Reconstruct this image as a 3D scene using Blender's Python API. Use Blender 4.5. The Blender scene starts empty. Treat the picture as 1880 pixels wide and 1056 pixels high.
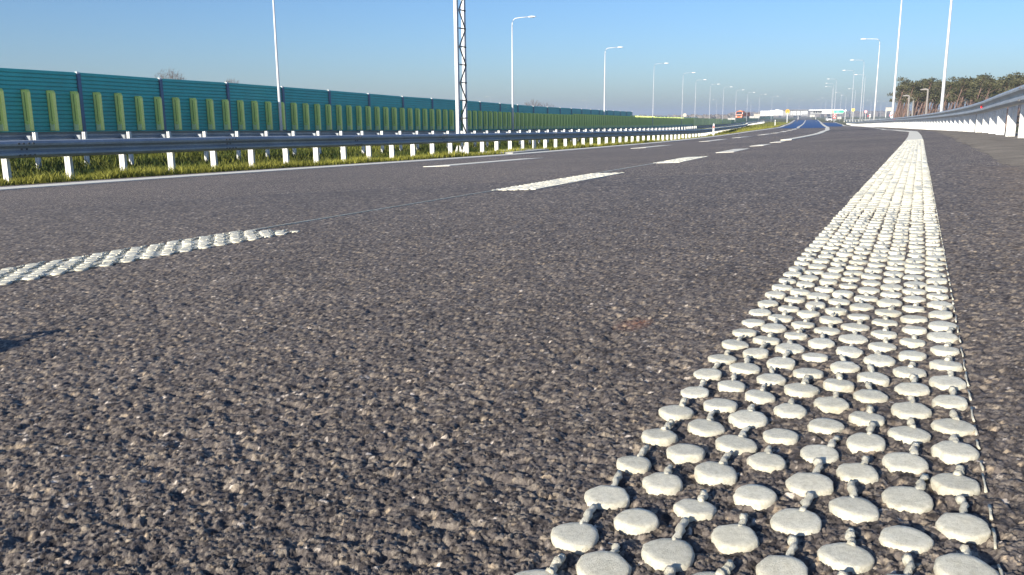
import bpy, bmesh, math, random
import numpy as np
from mathutils import Matrix, Vector

R = random.Random(7)
rng = np.random.default_rng(11)
SC = bpy.context.scene
COL = SC.collection


F_PX, ROLL, PITCH, ALPHA = 1550.0, math.radians(.45), math.radians(11.526), math.radians(25.5)
EYE = np.array([0., 0., .25])
RAD, S_BEND, S_ARC = 900.0, 14.0, 122.0
def view_dir(px, py):
    """direction through a point of the 1880 x 1056 picture, in world axes (y along the road)"""
    c, s = math.cos(ROLL), math.sin(ROLL)
    dx, dy = px-940., py-528.
    u, v = c*dx-s*dy, s*dx+c*dy
    f = F_PX*math.cos(PITCH)-v*math.sin(PITCH)
    z = -v*math.cos(PITCH)-F_PX*math.sin(PITCH)
    return np.array([u*math.cos(ALPHA)-f*math.sin(ALPHA), f*math.cos(ALPHA)+u*math.sin(ALPHA), z])
def at(px, py, dist):
    d = view_dir(px, py)
    return EYE + d*(dist/math.hypot(d[0], d[1]))
ZR = np.array([[-60,-.25],[0,-.25],[1,-.258],[3.2,-.284],[5.6,-.316],[7.7,-.342],[11.5,-.39],[16,-.438],[21,-.495],[26,-.56],[35,-.68],[53,-.96],[70,-1.25],[110,-1.68],[160,-2.12],[230,-2.65],[320,-3.1],[500,-3.5],[900,-4.6],[1500,-5.5]])
ZL = np.array([[-60,-.3],[-10,-.6],[0,-.70],[6,-.766],[8.5,-.8],[12,-.86],[18.6,-.965],[34,-1.14],[50,-1.25],[70,-1.37],[90,-1.52],[110,-1.72],[160,-2.2],[230,-2.75],[320,-3.15],[500,-3.5],[900,-4.6],[1500,-5.5]])
def smooth_table(T):
    s = np.arange(-60, 1500, .5)
    z = np.interp(s, T[:,0], T[:,1])
    for w in (5, 7):
        k = np.ones(w)/w
        zp = np.pad(z, w//2, mode='edge'); z = np.convolve(zp, k, 'valid')
    return s, z
SR, SL = smooth_table(ZR), smooth_table(ZL)
def pos(s, X):
    """straight to S_BEND, then a left curve to S_ARC, then straight again"""
    s = np.asarray(s, float); X = np.asarray(X, float)
    th = np.clip(s-S_BEND, 0, S_ARC-S_BEND)/RAD; e = np.maximum(s-S_ARC, 0)
    x = -RAD*(1-np.cos(th)) - e*np.sin(th) - X*np.cos(th)
    y = np.minimum(s, S_BEND) + RAD*np.sin(th) + e*np.cos(th) - X*np.sin(th)
    return x, y
def heading(s): return min(max(s-S_BEND, 0), S_ARC-S_BEND)/RAD
def to_road(x, y):
    x = np.asarray(x, float); y = np.asarray(y, float)
    dx, dy = x+RAD, y-S_BEND
    th = np.arctan2(dy, dx); s1 = S_BEND+RAD*th; X1 = RAD-np.hypot(dx, dy)
    T = (S_ARC-S_BEND)/RAD
    x0, y0 = -RAD*(1-math.cos(T)), S_BEND+RAD*math.sin(T)
    a, b = x-x0, y-y0
    s2 = S_ARC - a*math.sin(T) + b*math.cos(T); X2 = -a*math.cos(T) - b*math.sin(T)
    near, far = y < S_BEND, s2 > S_ARC
    return np.where(near, y, np.where(far, s2, s1)), np.where(near, -x, np.where(far, X2, X1))
def road_z(s, X):
    """height of the pavement plane at road coordinates (eye at .25)"""
    zr = np.interp(s, *SR); zl = np.interp(s, *SL)
    return zr + (zl-zr)*(np.clip(X, -1.2, 11.5)+.06)/9.26 + .25 + .035*np.clip((X-8.8)/.6, 0, 1)
def on_road(px, py):
    d = view_dir(px, py); n = math.hypot(d[0], d[1]); d = d/n
    t = np.concatenate([np.linspace(.3, 20, 6000), np.linspace(20, 1200, 40000)])
    P = EYE[:,None]+d[:,None]*t
    s, X = to_road(P[0], P[1]); b = P[2] < road_z(s, X)
    i = int(np.argmax(b)); return round(float(s[i]),2), round(float(X[i]),3), round(float(t[i]),1)

# ------------------------------------------------------------------ camera, sky, sun, exposure
def make_camera():
    c = view_dir(940, 528); r = view_dir(941, 528)-c; u = view_dir(940, 527)-c
    c, r, u = (Vector(v).normalized() for v in (c, r, u))
    cam = bpy.data.cameras.new('camera'); o = bpy.data.objects.new('camera', cam); COL.objects.link(o)
    m = Matrix((r, u, -c)).transposed().to_4x4(); m.translation = Vector(EYE)
    o.matrix_world = m
    cam.sensor_width = 36; cam.lens = F_PX/1880*36
    cam.clip_start = .02; cam.clip_end = 20000
    SC.camera = o
make_camera()

SUN_TRAVEL, SUN_EL = math.radians(14), math.radians(17.5)     # light travels 14 degrees right of the road
world = bpy.data.worlds.new('World'); SC.world = world; world.use_nodes = True
wn = world.node_tree.nodes; wl = world.node_tree.links
sky = wn.new('ShaderNodeTexSky'); sky.sky_type = 'NISHITA'; sky.sun_disc = False
sky.sun_elevation = SUN_EL; sky.sun_rotation = math.pi+SUN_TRAVEL
sky.air_density = 1.0; sky.dust_density = .8; sky.ozone_density = 6.; sky.altitude = 50
balance = wn.new('ShaderNodeMix'); balance.data_type = 'RGBA'; balance.blend_type = 'MULTIPLY'; balance.inputs[0].default_value = 1
balance.inputs[7].default_value = (1.0, .98, 1.03, 1)          # white balance of the camera, the same all over the sky
wl.new(sky.outputs[0], balance.inputs[6]); wl.new(balance.outputs[2], wn['Background'].inputs[0]); wn['Background'].inputs[1].default_value = .086
sun = bpy.data.lights.new('sun', 'SUN'); so = bpy.data.objects.new('sun', sun); COL.objects.link(so)
sun.energy = 5.0; sun.angle = math.radians(.53); sun.color = (1, .92, .79)
so.rotation_euler = Vector((math.sin(SUN_TRAVEL)*math.cos(SUN_EL), math.cos(SUN_TRAVEL)*math.cos(SUN_EL), -math.sin(SUN_EL))).to_track_quat('-Z', 'Y').to_euler()
so.location = (-20, -60, 40)
SC.view_settings.view_transform = 'Standard'; SC.view_settings.look = 'None'
SC.view_settings.gamma = 1; SC.view_settings.use_curve_mapping = False
SC.view_settings.exposure = .85

# ------------------------------------------------------------------ helpers
class MB:
    def __init__(s): s.v = []; s.f = []
    def add(s, vs, fs):
        n = len(s.v); s.v += [tuple(v) for v in vs]; s.f += [tuple(i+n for i in f) for f in fs]
    def box(s, c, d, ax=None):
        """box of size d centred on c, ax = three unit axes"""
        ax = ax or ((1,0,0),(0,1,0),(0,0,1)); c = np.array(c, float)
        A = np.array(ax, float)*(np.array(d, float)/2)[:,None]
        vs = [c+i*A[0]+j*A[1]+k*A[2] for k in (-1,1) for j in (-1,1) for i in (-1,1)]
        s.add(vs, [(0,2,3,1),(4,5,7,6),(0,1,5,4),(2,6,7,3),(0,4,6,2),(1,3,7,5)])
    def tube(s, pts, rad, n=8, cap=True):
        pts = [np.array(p, float) for p in pts]; rad = rad if isinstance(rad, (list, tuple)) else [rad]*len(pts)
        rings = []
        for i, p in enumerate(pts):
            t = pts[min(i+1, len(pts)-1)]-pts[max(i-1, 0)]; t = t/np.linalg.norm(t)
            a = np.cross(t, (0,0,1) if abs(t[2]) < .9 else (1,0,0)); a /= np.linalg.norm(a); b = np.cross(t, a)
            rings.append([p+rad[i]*(math.cos(2*math.pi*k/n)*a+math.sin(2*math.pi*k/n)*b) for k in range(n)])
        vs = [v for r in rings for v in r]; fs = []
        for i in range(len(pts)-1):
            for k in range(n):
                fs.append((i*n+k, i*n+(k+1)%n, (i+1)*n+(k+1)%n, (i+1)*n+k))
        if cap: fs += [tuple(range(n)), tuple(range((len(pts)-1)*n, len(pts)*n))[::-1]]
        s.add(vs, fs)
    def loft(s, rings, closed=True, cap=True):
        n = len(rings[0]); vs = [v for r in rings for v in r]; fs = []
        for i in range(len(rings)-1):
            for k in range(n if closed else n-1):
                fs.append((i*n+k, i*n+(k+1)%n, (i+1)*n+(k+1)%n, (i+1)*n+k))
        if cap: fs += [tuple(range(n))[::-1], tuple(range((len(rings)-1)*n, len(rings)*n))]
        s.add(vs, fs)
    def mesh(s, name, m, smooth=False):
        me = bpy.data.meshes.new(name); me.from_pydata(s.v, [], s.f)
        bm = bmesh.new(); bm.from_mesh(me); bmesh.ops.recalc_face_normals(bm, faces=bm.faces); bm.to_mesh(me); bm.free()
        me.materials.append(m)
        if smooth: me.shade_smooth()
        return me
    def build(s, name, m, parent=None, smooth=False, **kw): return obj(name, s.mesh(name, m, smooth), parent, **kw)

def obj(name, me, parent=None, loc=(0,0,0), rotz=0, label=None, cat=None, group=None, kind=None, scale=None):
    o = bpy.data.objects.new(name, me); COL.objects.link(o); o.parent = parent
    o.location = loc; o.rotation_euler = (0,0,rotz)
    if scale: o.scale = scale
    tag(o, label, cat, group, kind); return o
def tag(o, label=None, cat=None, group=None, kind=None):
    for k, v in (('label',label),('category',cat),('group',group),('kind',kind)):
        if v: o[k] = v
def thing(name, label, cat, loc=(0,0,0), rotz=0, group=None, scale=None):
    return obj(name, None, None, loc, rotz, label, cat, group, None, scale)
def dup(root, loc, rotz=0, label=None, scale=None):
    kids = {}
    r = root.copy(); COL.objects.link(r); r.location = loc; r.rotation_euler = (0,0,rotz)
    if label: r['label'] = label
    if scale: r.scale = scale
    for ch in root.children:
        c = ch.copy(); COL.objects.link(c); c.parent = r
        for g in ch.children:
            d = g.copy(); COL.objects.link(d); d.parent = c
    return r
def fast_mesh(name, V, Fq, m, smooth=False, color=None):
    """big mesh from numpy arrays: V (n,3), Fq (m,4) or (m,3)"""
    me = bpy.data.meshes.new(name); k = Fq.shape[1]
    me.vertices.add(len(V)); me.vertices.foreach_set('co', np.ascontiguousarray(V, np.float32).ravel())
    me.loops.add(Fq.size); me.loops.foreach_set('vertex_index', np.ascontiguousarray(Fq, np.int32).ravel())
    me.polygons.add(len(Fq)); me.polygons.foreach_set('loop_start', np.arange(0, Fq.size, k, dtype=np.int32))
    me.update(calc_edges=True)
    if color is not None:
        at_ = me.color_attributes.new('tint', 'FLOAT_COLOR', 'POINT')
        c4 = np.ones((len(V), 4), np.float32); c4[:, :color.shape[1]] = color
        at_.data.foreach_set('color', c4.ravel())
    me.materials.append(m)
    if smooth: me.shade_smooth()
    return me
def grid_faces(nr, nc):
    i = np.arange(nr*nc).reshape(nr, nc)
    return np.stack([i[:-1,:-1], i[:-1,1:], i[1:,1:], i[1:,:-1]], -1).reshape(-1, 4)

# ------------------------------------------------------------------ materials
class NT:
    def __init__(s, name, rough=.6, spec=.5, metal=0.):
        s.m = bpy.data.materials.new(name); s.m.use_nodes = True; s.n = s.m.node_tree.nodes; s.l = s.m.node_tree.links
        s.b = s.n['Principled BSDF']; s.b.inputs['Roughness'].default_value = rough
        s.b.inputs['Specular IOR Level'].default_value = spec; s.b.inputs['Metallic'].default_value = metal
        g = s.n.new('ShaderNodeNewGeometry'); s.pos = g.outputs['Position']
    def node(s, t, **kw):
        n = s.n.new(t)
        for k, v in kw.items():
            if k in n.inputs: n.inputs[k].default_value = v
            else: setattr(n, k, v)
        return n
    def link(s, a, b): s.l.new(a, b)
    def noise(s, scale, detail=4, rough=.55, vec=None, dist=0):
        n = s.node('ShaderNodeTexNoise', Scale=scale, Detail=detail, Roughness=rough, Distortion=dist); s.link(vec or s.pos, n.inputs['Vector']); return n.outputs['Fac']
    def ramp(s, fac, stops, interp='LINEAR'):
        r = s.n.new('ShaderNodeValToRGB'); r.color_ramp.interpolation = interp; e = r.color_ramp.elements
        while len(e) < len(stops): e.new(.5)
        for k, (p, c) in enumerate(stops): e[k].position = p; e[k].color = (*c, 1) if len(c) == 3 else c
        s.link(fac, r.inputs[0]); return r.outputs[0]
    def mix(s, fac, a, b, mode='MIX'):
        n = s.node('ShaderNodeMix', data_type='RGBA', blend_type=mode)
        for v, i in ((fac, 0), (a, 6), (b, 7)):
            if hasattr(v, 'is_linked'): s.link(v, n.inputs[i])
            else: n.inputs[i].default_value = v if i == 0 else (*v, 1)
        return n.outputs[2]
    def bump(s, h, strength=.5, dist=.01, normal=None):
        n = s.node('ShaderNodeBump', Strength=strength, Distance=dist); s.link(h, n.inputs['Height'])
        if normal: s.link(normal, n.inputs['Normal'])
        s.link(n.outputs[0], s.b.inputs['Normal']); return n.outputs[0]
    def base(s, c):
        if hasattr(c, 'is_linked'): s.link(c, s.b.inputs['Base Color'])
        else: s.b.inputs['Base Color'].default_value = (*c, 1)
        return s
    def rough(s, c): s.link(c, s.b.inputs['Roughness'])

def worn(name, col, var=.15, rough=.5, metal=0., scale=3., spec=.5, bump=0.):
    """plain paint or metal with uneven tone, streaks and light dirt"""
    t = NT(name, rough, spec, metal)
    a = t.noise(scale, 6, .65); b = t.noise(scale*14, 3)
    lo = tuple(c*(1-var*1.6) for c in col); hi = tuple(min(c*(1+var), .95) for c in col)
    c1 = t.ramp(a, [(.3, lo), (.68, hi)])
    c2 = t.ramp(b, [(.3, (.82,.82,.82)), (.7, (1,1,1))])
    t.base(t.mix(1., c1, c2, 'MULTIPLY'))
    if bump: t.bump(b, .4, bump)
    return t.m

STONES = np.array([(.022,.021,.023),(.060,.057,.058),(.105,.098,.094),(.16,.150,.135),(.22,.20,.165),(.29,.25,.19),(.48,.46,.42)])
STONE_P = np.array([.20,.27,.26,.16,.075,.025,.010])
def asphalt_material(name, tint=(1,1,1), relief=1.):
    t = NT(name, .7, .22)
    v = t.node('ShaderNodeTexVoronoi', Scale=120., feature='F1'); t.link(t.pos, v.inputs['Vector'])
    v2 = t.node('ShaderNodeTexVoronoi', Scale=230., feature='F1'); t.link(t.pos, v2.inputs['Vector'])
    sep = t.node('ShaderNodeSeparateColor'); t.link(v.outputs['Color'], sep.inputs[0])
    acc = 0; stops = []
    for c, p in zip(STONES, STONE_P): stops.append((acc, tuple(c))); acc += p
    stone = t.ramp(sep.outputs[0], stops, 'CONSTANT')
    fine = t.ramp(t.noise(400, 3), [(.3, (.7,.7,.7)), (.7, (1.15,1.13,1.1))])
    stone = t.mix(1., stone, fine, 'MULTIPLY')
    big = t.ramp(t.noise(.35, 5, .6), [(.35, (.86,.86,.88)), (.65, (1.12,1.1,1.08))])
    mid = t.ramp(t.noise(6, 4, .6), [(.3, (.93,.93,.935)), (.7, (1.06,1.055,1.05))])
    c = t.mix(1., t.mix(1., stone, big, 'MULTIPLY'), mid, 'MULTIPLY')
    t.base(t.mix(1., c, tint, 'MULTIPLY'))
    m1 = t.node('ShaderNodeMath', operation='MULTIPLY_ADD'); t.link(v.outputs['Distance'], m1.inputs[0]); m1.inputs[1].default_value = -1.
    t.link(v2.outputs['Distance'], m1.inputs[2])
    t.bump(m1.outputs[0], .75*relief, .006)
    return t.m
M = {}
M['asphalt'] = asphalt_material('asphalt', (2.12,1.98,1.86), .7)
def near_asphalt():
    t = NT('coarse asphalt', .66, .22)
    a = t.node('ShaderNodeAttribute', attribute_name='tint')
    fine = t.ramp(t.noise(700, 4, .7), [(.28, (.55,.54,.54)), (.72, (1.35,1.33,1.3))])
    big = t.ramp(t.noise(.35, 5, .6), [(.35, (.86,.86,.88)), (.65, (1.12,1.1,1.08))])
    mid = t.ramp(t.noise(9, 4, .6), [(.3, (.92,.92,.925)), (.7, (1.08,1.075,1.06))])
    t.base(t.mix(1., t.mix(1., t.mix(1., a.outputs['Color'], fine, 'MULTIPLY'), big, 'MULTIPLY'), mid, 'MULTIPLY'))
    t.bump(t.noise(900, 4, .7), .55, .0016)
    return t.m
M['near_asphalt'] = near_asphalt()
def new_asphalt():
    t = NT('blue new asphalt', .55, .25)
    t.base(t.ramp(t.noise(.5, 5), [(.3, (.016,.060,.19)), (.7, (.026,.080,.24))]))
    t.bump(t.noise(9, 4), .05, .01)
    return t.m
M['new_asphalt'] = new_asphalt()
def marking():
    t = NT('thermoplastic marking', .55, .45)
    g = t.ramp(t.noise(260, 3, .7), [(.3, (.64,.60,.46)), (.62, (.86,.82,.665))])
    d = t.ramp(t.noise(7, 5, .65), [(.3, (.80,.79,.76)), (.6, (1,1,1))])
    s = t.node('ShaderNodeTexVoronoi', Scale=420.); t.link(t.pos, s.inputs['Vector'])
    t.base(t.mix(1., g, d, 'MULTIPLY'))
    t.rough(t.ramp(t.noise(1500, 1), [(.35, (.12,.12,.12)), (.5, (.6,.6,.6))]))
    t.bump(t.noise(1300, 3, .7), .9, .0016)
    t.b.inputs['Coat Weight'].default_value = .35; t.b.inputs['Coat Roughness'].default_value = .12
    cb = t.node('ShaderNodeBump', Strength=1., Distance=.002); t.link(t.noise(2300, 2, .8), cb.inputs['Height']); t.link(cb.outputs[0], t.b.inputs['Coat Normal'])
    return t.m
M['marking'] = marking()
M['line'] = worn('painted line', (.82,.79,.68), .06, .8, scale=5, spec=.12)
M['galv'] = worn('galvanised steel', (.38,.41,.44), .14, .45, .15, 1.6)
M['galv_post'] = worn('pale galvanised post', (.74,.74,.71), .08, .5, .0, 2.5)
M['lamp'] = worn('lamp pole paint', (.62,.63,.65), .05, .42, .0, 1.)
M['teal'] = worn('teal acoustic panel', (.03,.44,.42), .08, .5, 0, .9)
M['bar_post'] = worn('blue grey steel post', (.05,.13,.25), .1, .45, 0, 2)
M['fin'] = worn('pale green absorber', (.84,.93,.27), .04, .6, 0, 1.5)
M['fin_dark'] = worn('green absorber frame', (.72,.85,.20), .06, .6, 0, 1.5)
M['green'] = worn('bright green panel', (.10,.38,.07), .25, .6, 0, .5)
M['lamp_far'] = worn('hazed lamp pole paint', (.50,.52,.55), .05, .5, 0, 1)  # fading of far poles in the haze put into the colour
M['white'] = worn('white paint', (.80,.80,.78), .05, .5, 0, 1)
M['grey'] = worn('grey sheet metal', (.30,.31,.32), .15, .55, 0, .4)
M['dark'] = worn('dark rubber', (.02,.02,.022), .2, .8, 0, 4)
M['red'] = worn('red paint', (.60,.03,.035), .1, .45, 0, 4)
M['pink'] = worn('faded red paint', (.72,.22,.26), .1, .5, 0, 4)
M['orange'] = worn('orange paint', (.75,.17,.035), .1, .4, 0, 2)
M['sign_orange'] = worn('orange sign sheet', (.85,.36,.02), .05, .4, 0, 4)
M['yellow'] = worn('yellow sign sheet', (.88,.68,.12), .05, .4, 0, 4)
M['sign_green'] = worn('green sign sheet', (.02,.42,.26), .05, .4, 0, 4)
M['pale_green'] = worn('pale green sign sheet', (.16,.62,.42), .05, .4, 0, 4)
M['black'] = worn('black print', (.03,.025,.02), .1, .5, 0, 4)
M['glass'] = worn('vehicle glass', (.03,.04,.05), .1, .08, 0, 4, .8)
M['concrete'] = worn('pale concrete', (.50,.49,.45), .12, .85, 0, 3, .3)
M['beige'] = worn('beige board', (.52,.47,.40), .1, .6, 0, 2)
M['bark'] = worn('pine bark', (.18,.12,.098), .3, .85, 0, 2.5, .2)
M['twig'] = worn('bare twig', (.16,.12,.10), .2, .85, 0, 2, .2)
M['bolt'] = worn('bolt steel', (.12,.12,.13), .2, .5, .5, 9)
def reflector():
    t = NT('red reflector', .15, .9); t.base((.9,.02,.03)); return t.m
M['reflector'] = reflector()
def foliage(name, lo, hi):
    t = NT(name, .7, .25); a = t.node('ShaderNodeAttribute', attribute_name='tint')
    n = t.noise(.8, 3)
    s = t.node('ShaderNodeSeparateColor'); t.link(a.outputs['Color'], s.inputs[0])
    c = t.ramp(s.outputs[0], [(0, lo), (1, hi)])
    c = t.mix(1., c, t.ramp(n, [(.3, (.75,.75,.75)), (.7, (1.2,1.2,1.1))]), 'MULTIPLY')
    t.base(c)
    tr = t.node('ShaderNodeBsdfTranslucent'); t.link(c, tr.inputs[0])
    ms = t.node('ShaderNodeMixShader', Fac=.3); t.link(t.b.outputs[0], ms.inputs[1]); t.link(tr.outputs[0], ms.inputs[2])
    t.link(ms.outputs[0], t.n['Material Output'].inputs[0])
    return t.m
M['pine'] = foliage('pine needles', (.055,.060,.032), (.185,.175,.095))
M['grass'] = foliage('grass blades', (.03,.055,.010), (.34,.33,.06))
def ground_mat(name, a, b, scale, bump=.02):
    t = NT(name, .9, .15); n = t.noise(scale, 7, .65); n2 = t.noise(scale*30, 3)
    t.base(t.mix(1., t.ramp(n, [(.32, a), (.66, b)]), t.ramp(n2, [(.3, (.75,.75,.75)), (.7, (1.2,1.2,1.2))]), 'MULTIPLY'))
    t.bump(n2, .6, bump); return t.m
M['field'] = ground_mat('dry grass field', (.11,.12,.04), (.20,.185,.07), .05)
M['soil'] = ground_mat('grassy soil', (.07,.075,.022), (.17,.165,.05), 1.3)
M['dirt'] = ground_mat('sandy verge', (.19,.165,.135), (.31,.27,.215), 3., .008)
M['far_wood'] = ground_mat('distant bare wood', (.15,.13,.115), (.22,.19,.165), .02, .5)

# ------------------------------------------------------------------ ground, pavement, aggregate
def tab(T, s): return np.interp(s, [a for a, b in T], [b for a, b in T])
RAIL_BASE = [(-20,-.02),(0,-.05),(5,-.085),(13.8,-.145),(22.4,-.239),(29.5,-.345),(40.9,-.53),(60,-.80),(85,-1.13),(107,-1.38),(124,-1.57),(153,-1.86),(218,-2.40),(300,-3.0)]
OPP = np.array([(-60,-1.1),(0,-1.1),(27,-1.25),(57,-1.7),(88,-2.1),(150,-3.2),(200,-3.7),(260,-4.4),(343,-5.4),(405,-5.9),(500,-6.5),(640,-7.),(880,-7.4)])
BACK = np.array([(-60,-1.5),(60,-1.7),(140,-2.1),(200,-1.9),(260,-2.1),(343,-2.7),(430,-2.95),(640,-3.3),(880,-3.9)])
def terrain_z(x, y):
    s, X = to_road(x, y); z = road_z(s, X)
    berm = tab([(9.5,0),(11.4,-.18),(12.4,-.02),(13.8,.10),(15.2,.20),(16.2,.14),(17.0,-.15)], X)*np.clip(1.8-s/60, .0, 1)
    opp = np.interp(s, OPP[:,0], OPP[:,1]); back = np.interp(s, BACK[:,0], BACK[:,1])
    k = np.clip((X-16.6-np.clip((s-60)/110, 0, 1)*4)/2, 0, 1); k2 = np.clip((X-34.5)/4, 0, 1)
    left = ((z+berm)*(1-k)+opp*k)*(1-k2)+back*k2
    right = z + np.clip((-X-3.5)/10, 0, 1)*-.9*np.clip(1.4-s/200, .3, 1)-.12*(X < -.5)
    loc = np.where(X > 0, left, right)
    far = np.clip((np.hypot(x, y)-700)/600, 0, 1)
    return loc*(1-far) + z*far - .05
def build_field():
    r = np.concatenate([np.arange(1.0, 40, 1.), np.geomspace(40, 6000, 90)]); a = np.linspace(0, 2*math.pi, 181)
    x, y = np.outer(r, np.sin(a)), np.outer(r, np.cos(a))
    s, X = to_road(x, y); z = terrain_z(x, y)
    on = (X < 10.6) & (X > -1.6) & (s > -40) & (s < 1100); z = np.where(on, z-.35, z)
    on2 = (X < 33) & (X > 21); z = np.where(on2, z-.12, z)
    V = np.stack([x, y, z], -1).reshape(-1, 3)
    obj('field', fast_mesh('field', V, grid_faces(*x.shape), M['field'], True), kind='structure')
build_field()

S_GRID = np.concatenate([np.arange(-12, 20, .25), np.arange(20, 160, 1.), np.arange(160, 1000, 8.)])
def strip_mesh(name, s, x0, x1, nx, m, dz=0., zf=None):
    """sheet along the road between lateral offsets x0(s) and x1(s)"""
    x0 = np.broadcast_to(x0, s.shape); x1 = np.broadcast_to(x1, s.shape)
    k = np.linspace(0, 1, nx); X = x0[:,None]+(x1-x0)[:,None]*k; S = np.repeat(s[:,None], nx, 1)
    x, y = pos(S, X); z = (zf(S, X, x, y) if zf else road_z(S, X))+dz
    return fast_mesh(name, np.stack([x, y, z], -1).reshape(-1, 3), grid_faces(len(s), nx), m, True)
FAN_R = 6.0
def pav_z(S, X, x, y):
    d = np.hypot(x, y)
    return road_z(S, X) - .010*np.clip((FAN_R-.15-d)/.5, 0, 1)
right_edge = tab([(-12,-.62),(40,-.6),(60,-.3),(90,0),(120,.1),(144,.9),(179,-.2),(245,-1.8),(300,-3),(320,2.),(1000,.5)], S_GRID)
obj('road', strip_mesh('road', S_GRID, right_edge, tab([(0,9.42),(18,9.42),(33,9.68),(48,9.95),(65,10.5),(93,10.85),(180,11.7),(1000,11.6)], S_GRID), 44, M['asphalt'], 0, pav_z), kind='structure')
sb = S_GRID[(S_GRID >= 88)]
MAIN_R = [(16,2.6),(23.3,3.17),(30.5,3.4),(57.6,4.49),(92,5.11),(125,4.85),(160,4.2),(193,3.65),(250,2.7),(323,1.55),(480,-.1),(1000,-2)]
s_blue = np.concatenate([np.arange(88, 160, 1.), np.arange(160, 480, 6.)])
# the newer smooth pavement begins on a joint that runs a little askew
def askew(S, X, k): return S+k*(9.4-X)
def blue_sheet(name, s, a, b, k):
    n = 8; kk = np.linspace(0, 1, n); X = a[:,None]+(b-a)[:,None]*kk; S = askew(np.repeat(s[:,None], n, 1), X, k*np.clip((130-s)/40, 0, 1)[:,None])
    x, y = pos(S, X); return fast_mesh(name, np.stack([x, y, road_z(S, X)+.012], -1).reshape(-1, 3), grid_faces(len(s), n), M['new_asphalt'], True)
obj('new_road_surface', blue_sheet('new_road_surface', np.concatenate([np.arange(92, 160, 1.), np.arange(160, 470, 6.)]), np.interp(np.concatenate([np.arange(92, 160, 1.), np.arange(160, 470, 6.)]), [p[0] for p in MAIN_R], [p[1] for p in MAIN_R])+.1, np.full(len(np.concatenate([np.arange(92, 160, 1.), np.arange(160, 470, 6.)])), 10.3), 2.), kind='structure')
se = np.arange(127, 262, 3.)
obj('new_slip_road_surface', blue_sheet('new_slip_road_surface', se, np.interp(se, [127,144,179,245,262], [2.6,1.9,.5,-1.1,-1.6]), np.interp(se, [p[0] for p in MAIN_R], [p[1] for p in MAIN_R])-.35, 0.), kind='structure')
M['bounce_road'] = ground_mat('pale bounce road', (.46,.45,.41), (.56,.55,.50), .5, .004)  # hidden carriageway coloured pale to bounce sunlight onto the barrier
obj('opposite_road', strip_mesh('opposite_road', S_GRID, 21.5, 32.2, 8, M['bounce_road'], 0, lambda S, X, x, y: terrain_z(x, y)+.03), kind='structure')
def hash2(ix, iy, k):
    h = (ix.astype(np.int64)*374761393 + iy.astype(np.int64)*668265263 + k*1442695041) & 0xffffffff
    h = ((h ^ (h >> 13))*1274126177) & 0xffffffff; h = ((h ^ (h >> 16))*2246822519) & 0xffffffff
    return ((h ^ (h >> 15)) & 0xffffff)/float(0x1000000)
def cells(x, y, size):
    """nearest and second nearest jittered grid points: F1, F2, cell ids, offset to centre"""
    u, v = x/size, y/size; iu, iv = np.floor(u).astype(np.int64), np.floor(v).astype(np.int64)
    f1 = np.full(x.shape, 9.); f2 = np.full(x.shape, 9.); a = np.zeros_like(iu); b = np.zeros_like(iu); ox = np.zeros(x.shape); oy = np.zeros(x.shape)
    for i in (-1, 0, 1):
        for j in (-1, 0, 1):
            cx, cy = iu+i, iv+j
            px = cx+.5+.92*(hash2(cx, cy, 1)-.5); py = cy+.5+.92*(hash2(cx, cy, 2)-.5)
            dx, dy = u-px, v-py; d = np.sqrt(dx*dx+dy*dy); n = d < f1
            f2 = np.where(n, f1, np.minimum(f2, d)); f1 = np.where(n, d, f1)
            a = np.where(n, cx, a); b = np.where(n, cy, b); ox = np.where(n, dx, ox); oy = np.where(n, dy, oy)
    return f1, f2, a, b, ox, oy
def vnoise(x, y, size, k):
    u, v = x/size, y/size; iu, iv = np.floor(u).astype(np.int64), np.floor(v).astype(np.int64); fu, fv = u-iu, v-iv
    fu, fv = fu*fu*(3-2*fu), fv*fv*(3-2*fv)
    h = lambda i, j: hash2(iu+i, iv+j, k)
    return (h(0,0)*(1-fu)+h(1,0)*fu)*(1-fv)+(h(0,1)*(1-fu)+h(1,1)*fu)*fv
# sandy verge beside the right rail with a ragged inner edge
sv = np.arange(-6, 110, .2)
edge = tab([(-6,-.50),(2,-.50),(4.2,-.47),(14,-.45),(30,-.45),(60,-.2),(90,.05),(150,.1)], sv)+.06*np.interp(sv, np.arange(-6, 151, .7), rng.uniform(-1, 1, 400)[:len(np.arange(-6, 151, .7))])+.05*rng.uniform(-1, 1, len(sv))
def verge_z(S, X, x, y):
    a = road_z(S, X)-.006+.016*np.clip((-.43+np.clip((S-30)/55, 0, 1)*.5-X)/.12, 0, 1); w = np.clip((-X-.7+np.clip((S-30)/55, 0, 1)*.6)/.5, 0, 1)
    return a*(1-w)+(tab(RAIL_BASE, S)+.01)*w-.04*np.clip(-1.9-X, 0, 9)+(vnoise(x, y, .07, 31)-.5)*.012
obj('gravel_verge', strip_mesh('gravel_verge', sv, -4.0+0*sv, edge, 24, M['dirt'], 0, verge_z), kind='structure')
# soil under the grass of the left verge and the central strip
ss_ = np.arange(-6, 420, 1.)
def left_verge_z(S, X, x, y): return np.where(X < 9.7, road_z(S, X)-.005, terrain_z(x, y)+.02)
obj('verge_soil', strip_mesh('verge_soil', ss_, np.interp(ss_, [18,33,48,65,93,180], [9.38,9.64,9.9,10.45,10.8,11.6]), 16.2+0*ss_, 14, M['soil'], 0, left_verge_z), kind='structure')

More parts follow.
